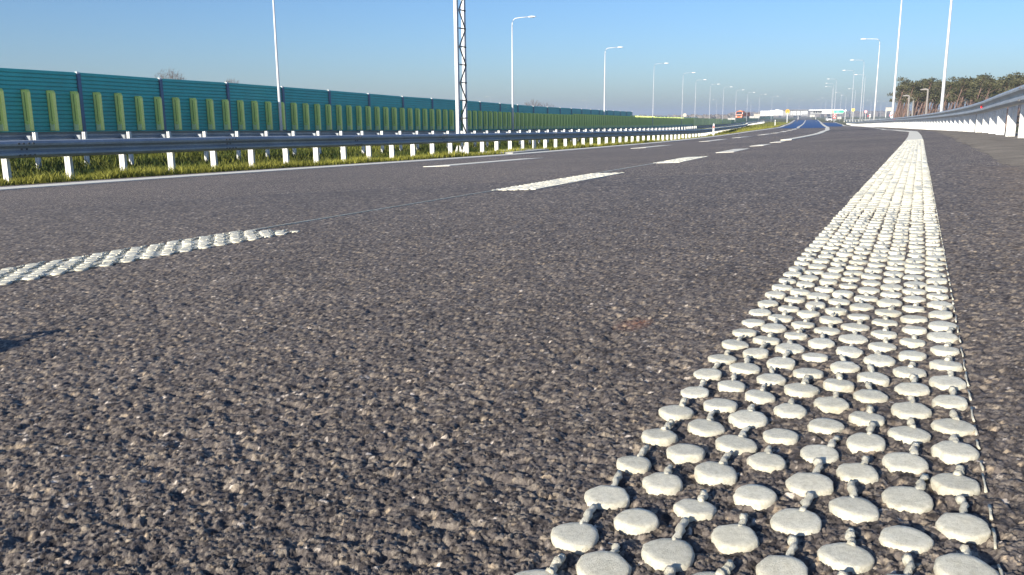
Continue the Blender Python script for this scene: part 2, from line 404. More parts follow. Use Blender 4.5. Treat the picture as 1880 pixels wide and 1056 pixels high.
def build_aggregate():
    rr = [.39]
    while rr[-1] < FAN_R: rr.append(rr[-1]+max(.00125, .0027*rr[-1]))
    r = np.array(rr); a = np.linspace(math.radians(-48), math.radians(48), 940)-ALPHA
    x, y = np.outer(r, np.sin(a)), np.outer(r, np.cos(a)); s, X = to_road(x, y)
    wx = x+.0034*(vnoise(x, y, .0034, 5)-.5)+.004*(vnoise(x, y, .010, 15)-.5); wy = y+.0034*(vnoise(x, y, .0034, 6)-.5)+.004*(vnoise(x, y, .010, 16)-.5)
    f1, f2, ca, cb, ox, oy = cells(wx, wy, .0051)
    big = hash2(ca, cb, 5) < .72                                     # the other cells hold only small chips
    edge = np.clip((f2-f1)/.22, 0, 1); dome = (edge*edge*(3-2*edge))*np.where(big, 1, .35)
    h = .0014*dome + .0012*(hash2(ca, cb, 3)-.5) + .0013*(ox*(hash2(ca, cb, 7)-.5)+oy*(hash2(ca, cb, 8)-.5))*dome
    pit = np.clip((.46-vnoise(x, y, .0095, 9))/.40, 0, 1); h -= .0033*pit
    g1, g2, ga, gb, gx, gy = cells(wx+3, wy+7, .0027)
    e2 = np.clip((g2-g1)/.35, 0, 1); h += (.0007*e2 + .0011*(hash2(ga, gb, 3)-.5) + .0010*(gx*(hash2(ga, gb, 7)-.5)+gy*(hash2(ga, gb, 8)-.5)))*np.where(big, .65, 1.25)
    h += .0014*(vnoise(x, y, .045, 10)-.5) + .0007*(hash2((x/.0019).astype(int), (y/.0019).astype(int), 33)-.5)
    fade = np.clip((FAN_R-np.hypot(x, y))/.8, 0, 1); fade = np.minimum(fade, np.clip((X+.66)/.06, 0, 1))
    fade = np.minimum(fade, np.clip((math.radians(48)-np.abs(a+ALPHA))/math.radians(4), 0, 1)[None,:])
    amp = np.clip(1.12-np.hypot(x, y)/6, .45, 1)
    z = road_z(s, X) + (h-.0006)*np.minimum(fade, 1)*amp - .011*(1-np.clip(fade*1.2, 0, 1))
    # colour of each stone, and of the small chips in the mortar between them
    idx = np.searchsorted(np.cumsum(STONE_P), hash2(ca, cb, 4)).clip(0, 6); col = STONES[idx]
    idx2 = np.searchsorted(np.cumsum(STONE_P), hash2(ga, gb, 14)).clip(0, 6); c2 = STONES[idx2]
    w = np.where(big, np.where(hash2(ga, gb, 21) < .35, .7, .15), .85)[..., None]
    col = col*(1-w)+c2*w
    bind = (np.clip(.22-(f2-f1), 0, .22)/.22*.55)[..., None]
    col = col*(1-bind)+np.array((.045,.042,.043))*bind
    patch = .9+.2*vnoise(x, y, .06, 12)[..., None]
    # sand blown in from the verge, and one rusty stain
    dirt = (np.clip((-X-.12)/.7, 0, 1)*(.25+.9*vnoise(x, y, .11, 41)*vnoise(x, y, .4, 42)))[..., None]
    col = col*(1-dirt)+np.array((.17,.135,.09))*dirt
    rust = (np.clip(1-np.hypot((s-1.08)/.05, (X-.332)/.03), 0, 1)*.4*(.3+vnoise(x, y, .008, 43)))[..., None].clip(0, .4)
    col = col*(1-rust)+np.array((.24,.10,.05))*rust
    me = fast_mesh('asphalt_aggregate', np.stack([x, y, z], -1).reshape(-1, 3), grid_faces(*x.shape), M['near_asphalt'], True, (col*patch*np.array((1.90,1.77,1.62))).reshape(-1, 3))
    obj('asphalt_aggregate', me, kind='structure')
build_aggregate()

# ------------------------------------------------------------------ markings
LAT_X, LAT_S = .0320, .0650
def dot_mesh(seed, n=20, tail=True, rings=5):
    """one raised splat of marking paint, 3 cm across and 5 mm high, often with a dribble to the next"""
    q = random.Random(seed); b = MB()
    lob = [(q.uniform(.010,.038), q.randint(2,7), q.uniform(0,6.3)) for _ in range(4)]
    rad = lambda t: .0153*(1+sum(a*math.sin(k*t+p) for a, k, p in lob))
    hgt = q.uniform(.0032, .0041); tx, ty = q.uniform(-.06,.06), q.uniform(-.06,.06)
    prof = [(1.0,-.0050),(1.05,.0006),(1.01,hgt*.72),(.92,hgt*.96),(.66,hgt*1.01),(.3,hgt*1.03)][:rings+1]
    for (f, z) in prof:
        for k in range(n):
            t = 2*math.pi*k/n; r = rad(t)*f*(1+.025*q.uniform(-1,1)); x, y = r*math.cos(t), r*math.sin(t)
            b.v.append((x, y*1.03, z+(x*tx+y*ty)*(z > .002)+q.uniform(-1,1)*.00022))
    m = len(prof)
    for i in range(m-1):
        for k in range(n): b.f.append((i*n+k, i*n+(k+1)%n, (i+1)*n+(k+1)%n, (i+1)*n+k))
    b.f.append(tuple(range((m-1)*n, m*n)))
    if tail:
        L = q.uniform(.016,.032); c = [];  x = q.uniform(-.003,.003); steps = 9
        for i in range(steps):
            x += q.uniform(-.0013,.0013); c.append((x, 0.012+L*i/(steps-1), .0016+.0013*q.random()))
        b.tube(c, [q.choice((.0016,.0022,.0028,.0035)) for _ in c], 6)
    return b
dot_meshes = [dot_mesh(k, tail=(k%7 != 0)).mesh('paint_dot', M['marking'], True) for k in range(16)]
low_dots = []
for k in range(8):
    b = dot_mesh(50+k, n=9, tail=False, rings=3); low_dots.append((np.array(b.v), b.f))
def slab(b, s0, s1, x0f, x1f, h=.006, step=1., dz=0.):
    ss = np.linspace(s0, s1, max(2, int((s1-s0)/step)+1)); rings = []
    for s in ss:
        a, c = float(x0f(s)), float(x1f(s)); p = []
        for X, z in ((a, -.004), (a, h), (c, h), (c, -.004)):
            x, y = pos(s, X); p.append((float(x), float(y), float(road_z(s, X))+z+dz))
        rings.append(p)
    b.loft(rings)
const = lambda c: (lambda s: c)
def lattice(s0, s1, xa, ncol, drift=None):
    """positions of the paint dots: staggered columns"""
    out = []
    for c in range(ncol):
        k0 = int(math.floor((s0-.470)/LAT_S))-1
        for k in range(k0, int((s1-.470)/LAT_S)+2):
            s = .470+k*LAT_S+(c%2)*LAT_S/2-(0 if c%2 else 0)
            if s0 <= s <= s1: out.append((s+R.uniform(-.0028,.0028), xa-c*LAT_X+R.uniform(-.0018,.0018)+(drift(s) if drift else 0), c))
    return out
def place_dot(parent, s, X):
    x, y = pos(s, X); o = obj('paint_dot', R.choice(dot_meshes), parent, (float(x), float(y), float(road_z(s, X))+.0016), R.uniform(-.09,.09))
    k = R.uniform(.87, 1.05); o.scale = (k, k*R.uniform(.95,1.06), R.uniform(.85,1.15)); return o
def joined_dots(parent, pts, name='paint_dots'):
    V = []; Fs = []; n = 0
    for s, X, c in pts:
        v, f = R.choice(low_dots); x, y = pos(s, X); t = R.uniform(0, 6.28); ct, st = math.cos(t), math.sin(t)
        p = np.stack([(v[:,0]*ct-v[:,1]*st)*1.06+float(x), v[:,0]*st+v[:,1]*ct+float(y), v[:,2]*R.uniform(.8,1.1)+float(road_z(s, X))+.0015], 1)
        V.append(p); Fs += [tuple(i+n for i in q) for q in f]; n += len(v)
    b = MB(); b.v = [tuple(v) for v in np.concatenate(V)]; b.f = Fs
    me = bpy.data.meshes.new(name); me.from_pydata(b.v, [], b.f); me.materials.append(M['marking']); me.shade_smooth()
    return obj(name, me, parent, kind='stuff')
def right_x(s): return float(tab([(0,.068),(24,.068),(32,.03),(40,.3),(67,.66),(95,.55),(114,.50),(140,1.6),(162,1.0),(180,.4),(245,-1.25),(300,-2.6)], s))
# wide structured edge line beside the camera
edge_line = thing('edge_line', None, None); edge_line['kind'] = 'structure'
pts = lattice(.30, 15., .1805, 8)
pts.sort(key=lambda p: p[0])
for s, X, c in pts[:300]: place_dot(edge_line, s, X)
joined_dots(edge_line, pts[300:])
b = MB(); s = .30
while s < 5.5:
    L = R.uniform(.015, .05); c = [(float(pos(s+L*i/3, -.061)[0])+R.uniform(-.0007,.0007), s+L*i/3, float(road_z(s+L*i/3, -.061))+.0018) for i in range(4)]
    b.tube(c, [R.uniform(.0006,.0014) for _ in c], 5); s += L+R.uniform(.004,.03)
b.build('paint_ridge', M['marking'], edge_line, True)
b = MB(); slab(b, 15.0, 290, lambda s: right_x(s)-.12, lambda s: right_x(s)+.13+.0012*max(s-30,0))
b.build('flat_line', M['line'], edge_line)
# wide broken line between slip road and traffic lane
lane_line = thing('wide_broken_line', None, None); lane_line['kind'] = 'structure'
def dash_x(s): return float(tab([(0,1.87),(1.2,1.88),(2.1,1.89),(4.1,1.94),(6,2.03),(7.8,2.12),(9.8,2.27),(11.5,2.33),(13.6,2.49),(15.9,2.65),(17.5,2.74),(19.6,2.85),(21.3,2.94),(23.2,3.08),(30.5,3.42),(57.6,4.49),(92,5.11),(125,4.85),(160,4.2),(193,3.65),(250,2.7),(323,1.55),(480,-.1)], s))
DW = .12
n_single = 0
for s0, s1 in ((.9,2.15),(4.1,5.9),(7.85,9.7),(11.5,13.6),(15.9,17.5),(19.6,21.3)):
    d = obj('dash', None, lane_line)
    if s0 < 10:
        pts = lattice(s0, s1, DW, 8, dash_x)
        if s0 < 1:
            for s, X, c in pts: place_dot(d, s, X)
        else: joined_dots(d, pts)
        b = MB(); slab(b, s0+.02, s1-.02, lambda s: dash_x(s)-DW+(.02 if s0 < 1 else 0), lambda s: dash_x(s)+DW-(.02 if s0 < 1 else 0), .0018 if s0 < 1 else .0030, .3); b.build('paint_film', M['marking' if s0 < 1 else 'line'], d)
    else:
        b = MB(); slab(b, s0, s1, lambda s: dash_x(s)-DW, lambda s: dash_x(s)+DW, .005, .3); b.build('paint_film', M['line'], d)
b = MB(); slab(b, 23.2, 478, lambda s: dash_x(s)-.12-.0007*min(s,200), lambda s: dash_x(s)+.12+.0007*min(s,200), .02, 2.); b.build('solid_line', M['line'], lane_line)
thin = thing('thin_broken_line', None, None); thin['kind'] = 'structure'
def thin_x(s): return float(tab([(0,5.6),(9.6,5.66),(12.7,5.68),(21.1,6.42),(24.6,6.62),(31.5,6.94),(36.9,7.25),(44,7.2),(60,7.35),(72,7.65),(117,8.40),(238,7.4),(452,5.8)], s))
for s0, s1 in ((9.6,12.7),(21.1,24.6),(31.5,36.9),(40.2,43.9),(49.1,53.6),(56.3,59.7),(64,68),(73,77),(82,86),(92,98)):
    b = MB(); slab(b, s0, s1, lambda s: thin_x(s)-.20, lambda s: thin_x(s)+.20, .006, .5); b.build('dash', M['line'], thin)
b = MB(); slab(b, 103, 450, lambda s: thin_x(s)-.17, lambda s: thin_x(s)+.17, .02, 3.); b.build('dash', M['line'], thin)
def left_x(s): return float(tab([(0,8.97),(18,8.98),(33,9.22),(48,9.45),(65,10.0),(93,10.3),(180,11.1),(452,10.95)], s))
left_line = thing('left_edge_line', None, None); left_line['kind'] = 'structure'
b = MB(); slab(b, -8, 470, lambda s: left_x(s)-.15-.0006*min(s,300), lambda s: left_x(s)+.13+.0004*min(s,300), .012, 1.); b.build('flat_line', M['line'], left_line)
# dark strip painted askew across the slip road in place of a cast shadow
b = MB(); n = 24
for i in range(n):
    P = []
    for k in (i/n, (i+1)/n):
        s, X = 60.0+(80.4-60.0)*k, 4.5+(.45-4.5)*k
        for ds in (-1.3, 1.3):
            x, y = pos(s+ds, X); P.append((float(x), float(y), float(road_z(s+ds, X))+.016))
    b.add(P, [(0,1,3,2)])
b.build('painted_shadow_strip', worn('painted shadow tone', (.022,.021,.022), .2, .7, 0, 3, .15), kind='structure')
# chalky setting-out string along the wide broken line and across the lanes
b = MB(); slab(b, 2.15, 4.1, lambda s: dash_x(s)+.107, lambda s: dash_x(s)+.115, .0035, .2); slab(b, 5.9, 7.85, lambda s: dash_x(s)+.10, lambda s: dash_x(s)+.118, .004, .2)
b.build('chalk_string', M['marking'], lane_line)
# concrete inlet slab let into the verge by the left edge line
x, y = pos(20.8, 9.75); b = MB(); b.box((0,0,0), (1.0,2.4,.06))
obj('drain_slab', b.mesh('drain_slab', M['concrete']), None, (float(x), float(y), float(road_z(20.8, 9.75))+.03), heading(23), 'flat pale concrete drain slab at the grass edge by the left white line', 'drain slab')

# ------------------------------------------------------------------ grass of the left verge
def build_grass():
    def blades(n, s, X, h0, h1, w, lean):
        x, y = pos(s, X); S, XX = s, X
        z = np.where(X < 9.8, road_z(S, X)-.005, terrain_z(x, y)+.02)
        h = rng.uniform(h0, h1, n)*(.6+.8*vnoise(x, y, .5, 3)); a = rng.uniform(0, 2*math.pi, n); ln = rng.uniform(0, lean, n)*h
        la = rng.uniform(0, 2*math.pi, n); ww = w*(.6+rng.random(n)*.8)
        dx, dy = np.cos(a)*ww/2, np.sin(a)*ww/2
        p = [np.stack([x-dx, y-dy, z], 1), np.stack([x+dx, y+dy, z], 1), np.stack([x+dx*.7+np.cos(la)*ln*.4, y+dy*.7+np.sin(la)*ln*.4, z+h*.6], 1), np.stack([x-dx*.7+np.cos(la)*ln*.4, y-dy*.7+np.sin(la)*ln*.4, z+h*.6], 1),
             np.stack([x+np.cos(la)*ln, y+np.sin(la)*ln, z+h], 1)]
        V = np.stack(p, 1).reshape(-1, 3); i = np.arange(n)*5
        F3 = np.concatenate([np.stack([i, i+1, i+2], 1), np.stack([i, i+2, i+3], 1), np.stack([i+3, i+2, i+4], 1)])
        t = np.clip(.55*vnoise(x, y, 1.1, 4)+.25*vnoise(x, y, .23, 5)+rng.normal(.08, .16, n), 0, 1)
        t = np.clip(t+.42*(X < 12.1)-.30*((X > 12.3) & (s < 70)), 0, 1)  # blades behind the rail tinted darker, the shade there put into the colour
        return V, F3, np.repeat(t, 5)
    Vs, Fs, Ts, n0 = [], [], [], 0
    for n, sa, sb_, xa, xb, h0, h1, w, ln in ((76000, 4.5, 16, 9.5, 12.4, .05, .14, .011, 1.1), (38000, 16, 36, 9.5, 12.4, .05, .14, .018, 1.1), (14000, 36, 90, 9.6, 12.6, .05, .13, .035, 1.),
                                  (40000, 4, 34, 12.3, 16.6, .06, .17, .020, .9), (15000, 34, 90, 12, 16.6, .08, .18, .04, .8), (9000, 90, 330, 10., 18.5, .10, .2, .10, .8)):
        k = rng.random(n)**1.25
        V, F3, T = blades(n, sa+(sb_-sa)*k, (lambda ss, XX: np.maximum(XX, np.interp(ss, [18,33,48,65,93,180], [9.42,9.7,9.97,10.55,10.9,11.75])+.1*rng.random(n)))(sa+(sb_-sa)*k, rng.uniform(xa, xb, n))+.05*np.sin(np.arange(n)), h0, h1, w, ln)
        Vs.append(V); Fs.append(F3+n0); Ts.append(T); n0 += len(V)
    T = np.concatenate(Ts)
    me = fast_mesh('verge_grass', np.concatenate(Vs), np.concatenate(Fs), M['grass'], False, np.stack([T, T, T], 1))
    obj('verge_grass', me, kind='stuff')
build_grass()

# ------------------------------------------------------------------ guardrails
W_PROFILE = [(-.128,.000),(-.118,.050),(-.082,.080),(-.052,.078),(-.030,.045),(-.012,.018),(.012,.018),(.030,.045),(.052,.078),(.082,.080),(.118,.050),(.128,.000)]
def beam(name, parent, sa, sb_, xf, zf, side, m, height=.256, step=2.):
    """double wave beam; side = +1 shows its waves towards smaller offsets (the road on its right), -1 the other way"""
    k = height/.256; ss = np.linspace(sa, sb_, max(2, int(abs(sb_-sa)/step)+1)); rings = []
    for s in ss:
        X0, z0 = float(xf(s)), float(zf(s)); ring = []
        for dz, o in W_PROFILE: ring.append((X0-side*o, z0-height/2+dz*k))
        for dz, o in W_PROFILE[::-1]: ring.append((X0-side*(o-.006), z0-height/2+dz*k))
        P = []
        for X, z in ring:
            x, y = pos(s, X); P.append((float(x), float(y), z))
        rings.append(P)
    b = MB(); b.loft(rings, True, True)
    return b.build(name, m, parent)
def sigma_post(h, d=.12, w=.05):
    """folded post: a web across the road with a groove, two flanges along it, open to the far side; top at z 0"""
    b = MB(); t = .005
    prof = [(-d/2, w),(-d/2, 0),(-d*.18, 0),(-d*.10, .016),(d*.10, .016),(d*.18, 0),(d/2, 0),(d/2, w),(d/2-t, w),(d/2-t, t),(d*.18+t, t),(d*.10+t, .016+t),(-d*.10-t, .016+t),(-d*.18-t, t),(-d/2+t, t),(-d/2+t, w)]
    b.loft([[(x, y, -h) for x, y in prof], [(x, y, 0) for x, y in prof]]); return b
def bolts_on(parent, s, xf, zf, side, height):
    b = MB()
    for ds in (-.11,-.04,.04,.11):
        for dz, o in ((.082,.081),(-.082,.081),(0,.019)):
            if dz == 0 and abs(ds) > .05: continue
            X = float(xf(s))-side*o; x, y = pos(s+ds, X); b.box((float(x), float(y), float(zf(s))-height/2+dz*height/.256), (.012,.026,.024))
    b.build('splice_bolts', M['bolt'], parent, kind='stuff')
def guardrail(label, xf, zf, side, s_start, s_end, seg, post_s, ground, m, height, post_off, spacer=True, bolts=0, refl=(), post_d=.12):
    x, y = pos(s_start, xf(s_start)); root = thing('guardrail', label, 'guardrail')
    s = s_start
    while s < s_end-.1:
        e = min(s+seg, s_end); bm_ = beam('beam', root, s+.002, e, xf, zf, side, m, height)
        if s < bolts: bolts_on(bm_, s+seg, xf, zf, side, height)
        s = e
    hs = {}
    for n, s in enumerate(post_s):
        X = float(xf(s))+side*post_off; px_, py_ = pos(s, X); top = float(zf(s))-.01; h = round(top-ground(s, X, float(px_), float(py_))+.15, 1)
        if h not in hs: hs[h] = sigma_post(h, post_d).mesh('post', M['galv_post'])
        o = obj('post', hs[h], root, (float(px_), float(py_), top), heading(s)+R.uniform(-.05,.05))
        o.rotation_euler[0] = R.gauss(0, .006); o.rotation_euler[1] = R.gauss(0, .006)
        if spacer and n < 60:
            c = MB(); c.box((0,0,0), (post_off-.07, .07, .12))
            if 'sp' not in hs: hs['sp'] = c.mesh('spacer', M['galv'])
            xs, ys = pos(s, float(xf(s))+side*(post_off/2-.02)); obj('spacer', hs['sp'], root, (float(xs), float(ys), float(zf(s))-height/2), heading(s))
    for s in refl:
        X = float(xf(s))-side*.03; xr, yr = pos(s, X); b = MB(); k = .055 if s < 30 else .13
        b.loft([[(0, k/2*math.cos(t)+0, k/2*math.sin(t)) for t in np.linspace(0, 2*math.pi, 13)[:-1]], [(side*.03, k/2*math.cos(t), k/2*math.sin(t)) for t in np.linspace(0, 2*math.pi, 13)[:-1]]])
        obj('reflector', b.mesh('reflector', M['reflector']), root, (float(xr), float(yr), float(zf(s))-height/2), heading(s)-side*math.pi/2*0)
    return root
g_left = lambda s, X, x, y: float(terrain_z(x, y))+.02
FR_X = lambda s: tab([(-20,11.5),(55,11.5),(70,12.2),(112,14.6),(166,17.4),(300,18.7),(450,19.4)], s)
FR_Z = lambda s: tab([(-20,.12),(0,.02),(8.2,-.045),(10.5,-.07),(15,-.145),(22.9,-.264),(33,-.41),(53.6,-.70),(67,-.74),(89,-.88),(157,-1.44),(250,-1.80),(421,-2.42),(450,-2.5)], s)
post_front = [7.80+.99*k for k in range(-9, 150)]+[156.2+1.3*k for k in range(90)]
guardrail('long dark beamed guardrail on pale posts, nearest the road on the left', FR_X, FR_Z, 1, -4, 440, 4., post_front, g_left, M['galv'], .25, .16, False, 40)
RR_X = lambda s: tab([(-20,13.8),(60,13.8),(90,15.2),(140,17.6),(200,19.6),(450,22)], s)
RR_Z = lambda s: tab([(-20,.22),(0,.11),(10.4,.033),(15.8,-.058),(25.7,-.245),(53,-.57),(67,-.64),(89,-.78),(157,-1.32),(250,-1.70),(421,-2.32),(450,-2.4)], s)
post_rear = [6.80+.96*k for k in range(-6, 62)]
guardrail('rear guardrail of the left pair, beam turned away, pale posts in front of it', RR_X, RR_Z, -1, -4, 440, 4., post_rear, g_left, M['galv'], .25, .20, True, 0, (), .075)
# right rail
RT_X = lambda s: tab([(-20,-1.3),(24,-1.3),(30.7,-1.2),(42,-1.05),(61,-.8),(86,-.6),(107,-.32),(124,-.22),(154,-.7),(219,-2.3),(232,-2.7)], s)
RT_Z = lambda s: tab([(-20,.76),(0,.71),(8,.67),(14.6,.619),(18,.567),(23.4,.465),(30.7,.37),(42.3,.235),(61.7,.02),(86,-.26),(108,-.57),(124,-.80),(154,-1.22),(219,-1.83),(232,-1.95)], s)
g_right = lambda s, X, x, y: float(tab(RAIL_BASE, s))
guardrail('sunlit galvanised guardrail close on the right with crowded white posts', RT_X, RT_Z, -1, 2, 231, 4., [7.3+1.95*k for k in range(-3, 115)], g_right, M['galv'], .27, .12, False, 12, (22.3, 84.), .14)
# rail of the far slip road behind the right rail
x0 = None
def far_rail():
    root = thing('guardrail', 'distant low guardrail seen over the end of the right rail among the lamp posts', 'guardrail')
    A, B = at(1550, 219.5, 235), at(1640, 217.5, 180); b = MB()
    d = B-A; L = np.linalg.norm(d[:2])
    for k in range(15):
        p = A+d*k/14; b2 = MB(); b2.box((0,0,-.35), (.12,.06,.7)); obj('post', b2.mesh('post', M['galv_post']), root, tuple(p))
    ang = math.atan2(d[1], d[0]); c = (A+B)/2; b.box((0,0,0), (L, .08, .3)); o = obj('beam', b.mesh('beam', M['galv']), root, (c[0], c[1], c[2]-.15), ang); o.rotation_euler[1] = -math.atan2(d[2], L)
far_rail()

# ------------------------------------------------------------------ noise barrier
BX = 34.0
TOP = lambda s: tab([(10,2.46),(23.5,2.31),(27.4,2.271),(32.2,2.171),(37.1,2.115),(46.6,1.918),(56.1,1.695),(69.7,1.49),(85.4,1.18),(108,.94),(136.5,.69)], s)
TOP2 = lambda s: tab([(136.5,.10),(198,-.42),(260,-.85)], s)
FT = lambda s: tab([(10,1.66),(26.7,1.408),(34.3,1.258),(49.7,1.01),(55.5,.86),(86.3,.448),(146.7,-.066),(216.4,-.76),(300,-1.4),(420,-2.0)], s)
FB = lambda s: tab([(10,-.08),(26.5,-.264),(34.1,-.35),(49.6,-.634),(55.4,-.736),(86.3,-1.164),(146.9,-1.849),(220,-2.4),(300,-2.9),(420,-3.3)], s)
def wpos(s, X, z): x, y = pos(s, X); return (float(x), float(y), float(z))
def barrier():
    root = thing('noise_barrier', 'long teal ribbed noise barrier with pale green upright fins behind the left guardrails', 'noise barrier')
    ps = [17.5+4.83*k for k in range(0, 26)]
    NR = 21
    def panel(a, c, top, nr):
        b = MB(); rows = []
        for i in range(nr):
            f0, f1 = i/nr, (i+1)/nr; rows += [(f0, .0), (f0+.16/nr, .0), (f0+.20/nr, .065), (f0+.90/nr, .050), (f1-.001, .030)]
        rings = []
        for s in (a+.10, c-.10):
            lo = float(FB(s))-1.0; hi = float(top(s)); ring = [wpos(s, BX-o, lo+(hi-lo)*f) for f, o in rows]
            ring += [wpos(s, BX+.06, hi), wpos(s, BX+.06, lo)]; rings.append(ring)
        b.loft(rings); return b.build('panel', M['teal'], root)
    def post(s, top):
        b = MB(); lo, hi = float(FB(s))-1.1, float(top)-.05; x, y = pos(s, BX-.02); H = hi-lo
        b.box((-.0, 0, lo+H/2), (.02,.16,H)) ; b.box((.10,0,lo+H/2), (.015,.18,H)); b.box((-.10,0,lo+H/2), (.015,.18,H))
        o = b.build('post', M['bar_post'], root); o.location = (float(x), float(y), 0); o.rotation_euler[2] = heading(s)
        c = MB(); c.box((0,0,0), (.15,.14,.08)); q = obj('post_cap', c.mesh('post_cap', M['white']), o, (0,0,hi+.03))
    for k in range(len(ps)-1):
        panel(ps[k], ps[k+1], TOP, NR)
    for s in ps: post(s, TOP(s))
    ps2 = [138.3+5.0*k for k in range(0, 20)]
    for k in range(len(ps2)-1): panel(ps2[k], ps2[k+1], TOP2, 14)
    for s in ps2: post(s, TOP2(s))
    # fins: a frame box, an inset face on the side that looks back along the road, and a lighter foot
    fin_cache = {}
    def fin(s):
        h = float(FT(s)-FB(s)); w, d = .17, .33
        if h > 0:
            key = round(h, 1)
            if key not in fin_cache:
                b = MB(); H = key
                prof = [(0,0),(-d,0),(-d,H-.10),(-d+.07,H),(0,H)]            # (towards road, up)
                b.loft([[(-p[0], 0, p[1]) for p in prof], [(-p[0], w, p[1]) for p in prof]])
                m1 = b.mesh('fin', M['fin_dark'])
                c = MB(); c.loft([[(.03,-.012,.36),(d-.12,-.012,.36),(d-.06,-.012,.26),(d-.03,-.012,.30),(d-.03,-.012,H-.14),(d-.09,-.012,H-.05),(.03,-.012,H-.05)], [(.03,.002,.36),(d-.12,.002,.36),(d-.06,.002,.26),(d-.03,.002,.30),(d-.03,.002,H-.14),(d-.09,.002,H-.05),(.03,.002,H-.05)]])
                c.box((d+.006, w/2, H/2-.02), (.014, w-.035, H-.16))
                m2 = c.mesh('fin_face', M['fin'])
                g = MB(); g.box((d*.60, -.016, (H+.30)/2), (.035,.012,H-.52)); g.box((.012, -.008, H/2), (.022,.014,H-.06)); m4 = g.mesh('fin_groove', M['fin_groove'])
                e = MB(); e.loft([[(.04,-.02,.02),(d-.02,-.02,.02),(d-.02,-.02,.30),(d*.55,-.02,.24),(.04,-.02,.33)], [(.04,.002,.02),(d-.02,.002,.02),(d-.02,.002,.30),(d*.55,.002,.24),(.04,.002,.33)]])
                m3 = e.mesh('fin_foot', worn_fin_foot)
                fin_cache[key] = (m1, m2, m3, m4)
            m1, m2, m3, m4 = fin_cache[key]; p = wpos(s, BX-.06, FB(s))
            o = obj('fin', m1, root, p, heading(s)); obj('fin_face', m2, o); obj('fin_foot', m3, o); obj('fin_groove', m4, o)
    s = 18.2
    while s < 220: fin(s); s += 1.2075
M['fin_groove'] = worn('dark green groove', (.16,.30,.05), .1, .6, 0, 1.5)
worn_fin_foot = worn('light green foot', (.80,.88,.48), .05, .6, 0, 1.5)
barrier()
def green_wall():
    root = thing('screen_wall', 'low bright green screen wall tapering away past the end of the teal barrier', 'screen wall')
    GT = [(196,-.55),(220,-.76),(256,-1.06),(338,-1.83),(400,-2.0),(490,-1.96),(632,-2.08),(885,-2.3)]; GB = [(225,-3.9),(260,-4.5),(343,-5.5),(405,-6.),(500,-6.6),(640,-7.1),(881,-7.5)]
    s = 220.5; k = 0
    while s < 870:
        L = 5. if s < 345 else 14.; b = MB(); rings = []
        for q in (s, s+L-.08):
            X = BX-.3+(.04 if k%2 else 0); hi = float(tab(GT, q)); lo = float(tab(GB, q))
            rings.append([wpos(q, X, lo), wpos(q, X+.1, lo), wpos(q, X+.1, hi), wpos(q, X, hi)])
        b.loft(rings); b.build('wall_panel', M['fin_face2'] if s < 345 and k%4 else M['green'] if s > 345 else M['fin'], root); s += L; k += 1
M['fin_face2'] = worn('mid green panel', (.72,.82,.22), .08, .6, 0, .8)
green_wall()

# ------------------------------------------------------------------ lattice mast between the left guardrails
def mast():
    s0 = 22.75; X = 12.5; x, y = pos(s0, X); zb = float(terrain_z(x, y))+.02
    root = thing('lattice_mast', 'tall white lattice mast with thin dark braces standing between the two left guardrails', 'mast', (float(x), float(y), zb), heading(s0))
    H = 9.0
    for j, (yy, xx) in enumerate(((0,0),(.46,0))):
        b = MB(); b.box((xx, yy, H/2+.25), (.095,.11,H-.5)); b.build('chord', M['lamp'], root)
        c = MB(); c.box((xx, yy, .015), (.26,.26,.03))
        for a in range(4): 
            ca, sa = math.cos(a*math.pi/2), math.sin(a*math.pi/2); c.loft([[(xx+.06*ca-.006*sa, yy+.06*sa+.006*ca, .03), (xx+.125*ca-.006*sa, yy+.125*sa+.006*ca, .03), (xx+.06*ca-.006*sa, yy+.06*sa+.006*ca, .26)], [(xx+.06*ca+.006*sa, yy+.06*sa-.006*ca, .03), (xx+.125*ca+.006*sa, yy+.125*sa-.006*ca, .03), (xx+.06*ca+.006*sa, yy+.06*sa-.006*ca, .26)]])
        c.build('foot_plate', M['white'], root)
    rung = MB(); rung.tube([(.066,.06,0),(.066,.46,0)], .020, 6); m1 = rung.mesh('rung', M['brace'])
    d1 = MB(); d1.tube([(.068,.06,0),(.068,.44,.5)], .022, 6); ma = d1.mesh('brace', M['brace'])
    d2 = MB(); d2.tube([(.068,.44,0),(.068,.06,.5)], .022, 6); mb = d2.mesh('brace', M['brace'])
    k = 0; z = .55
    while z < H-.6:
        obj('rung', m1, root, (0,0,z)); obj('brace', ma if k%2 else mb, root, (0,0,z))
        z += .52; k += 1
    b = MB(); b.box((0,.23,-.06), (1.2,2.0,.14)); b.build('plinth', M['concrete'], root)
M['brace'] = worn('shaded brace', (.10,.105,.11), .1, .5, .2, 3)  # braces face away from the sun, their shade put into the colour
mast()

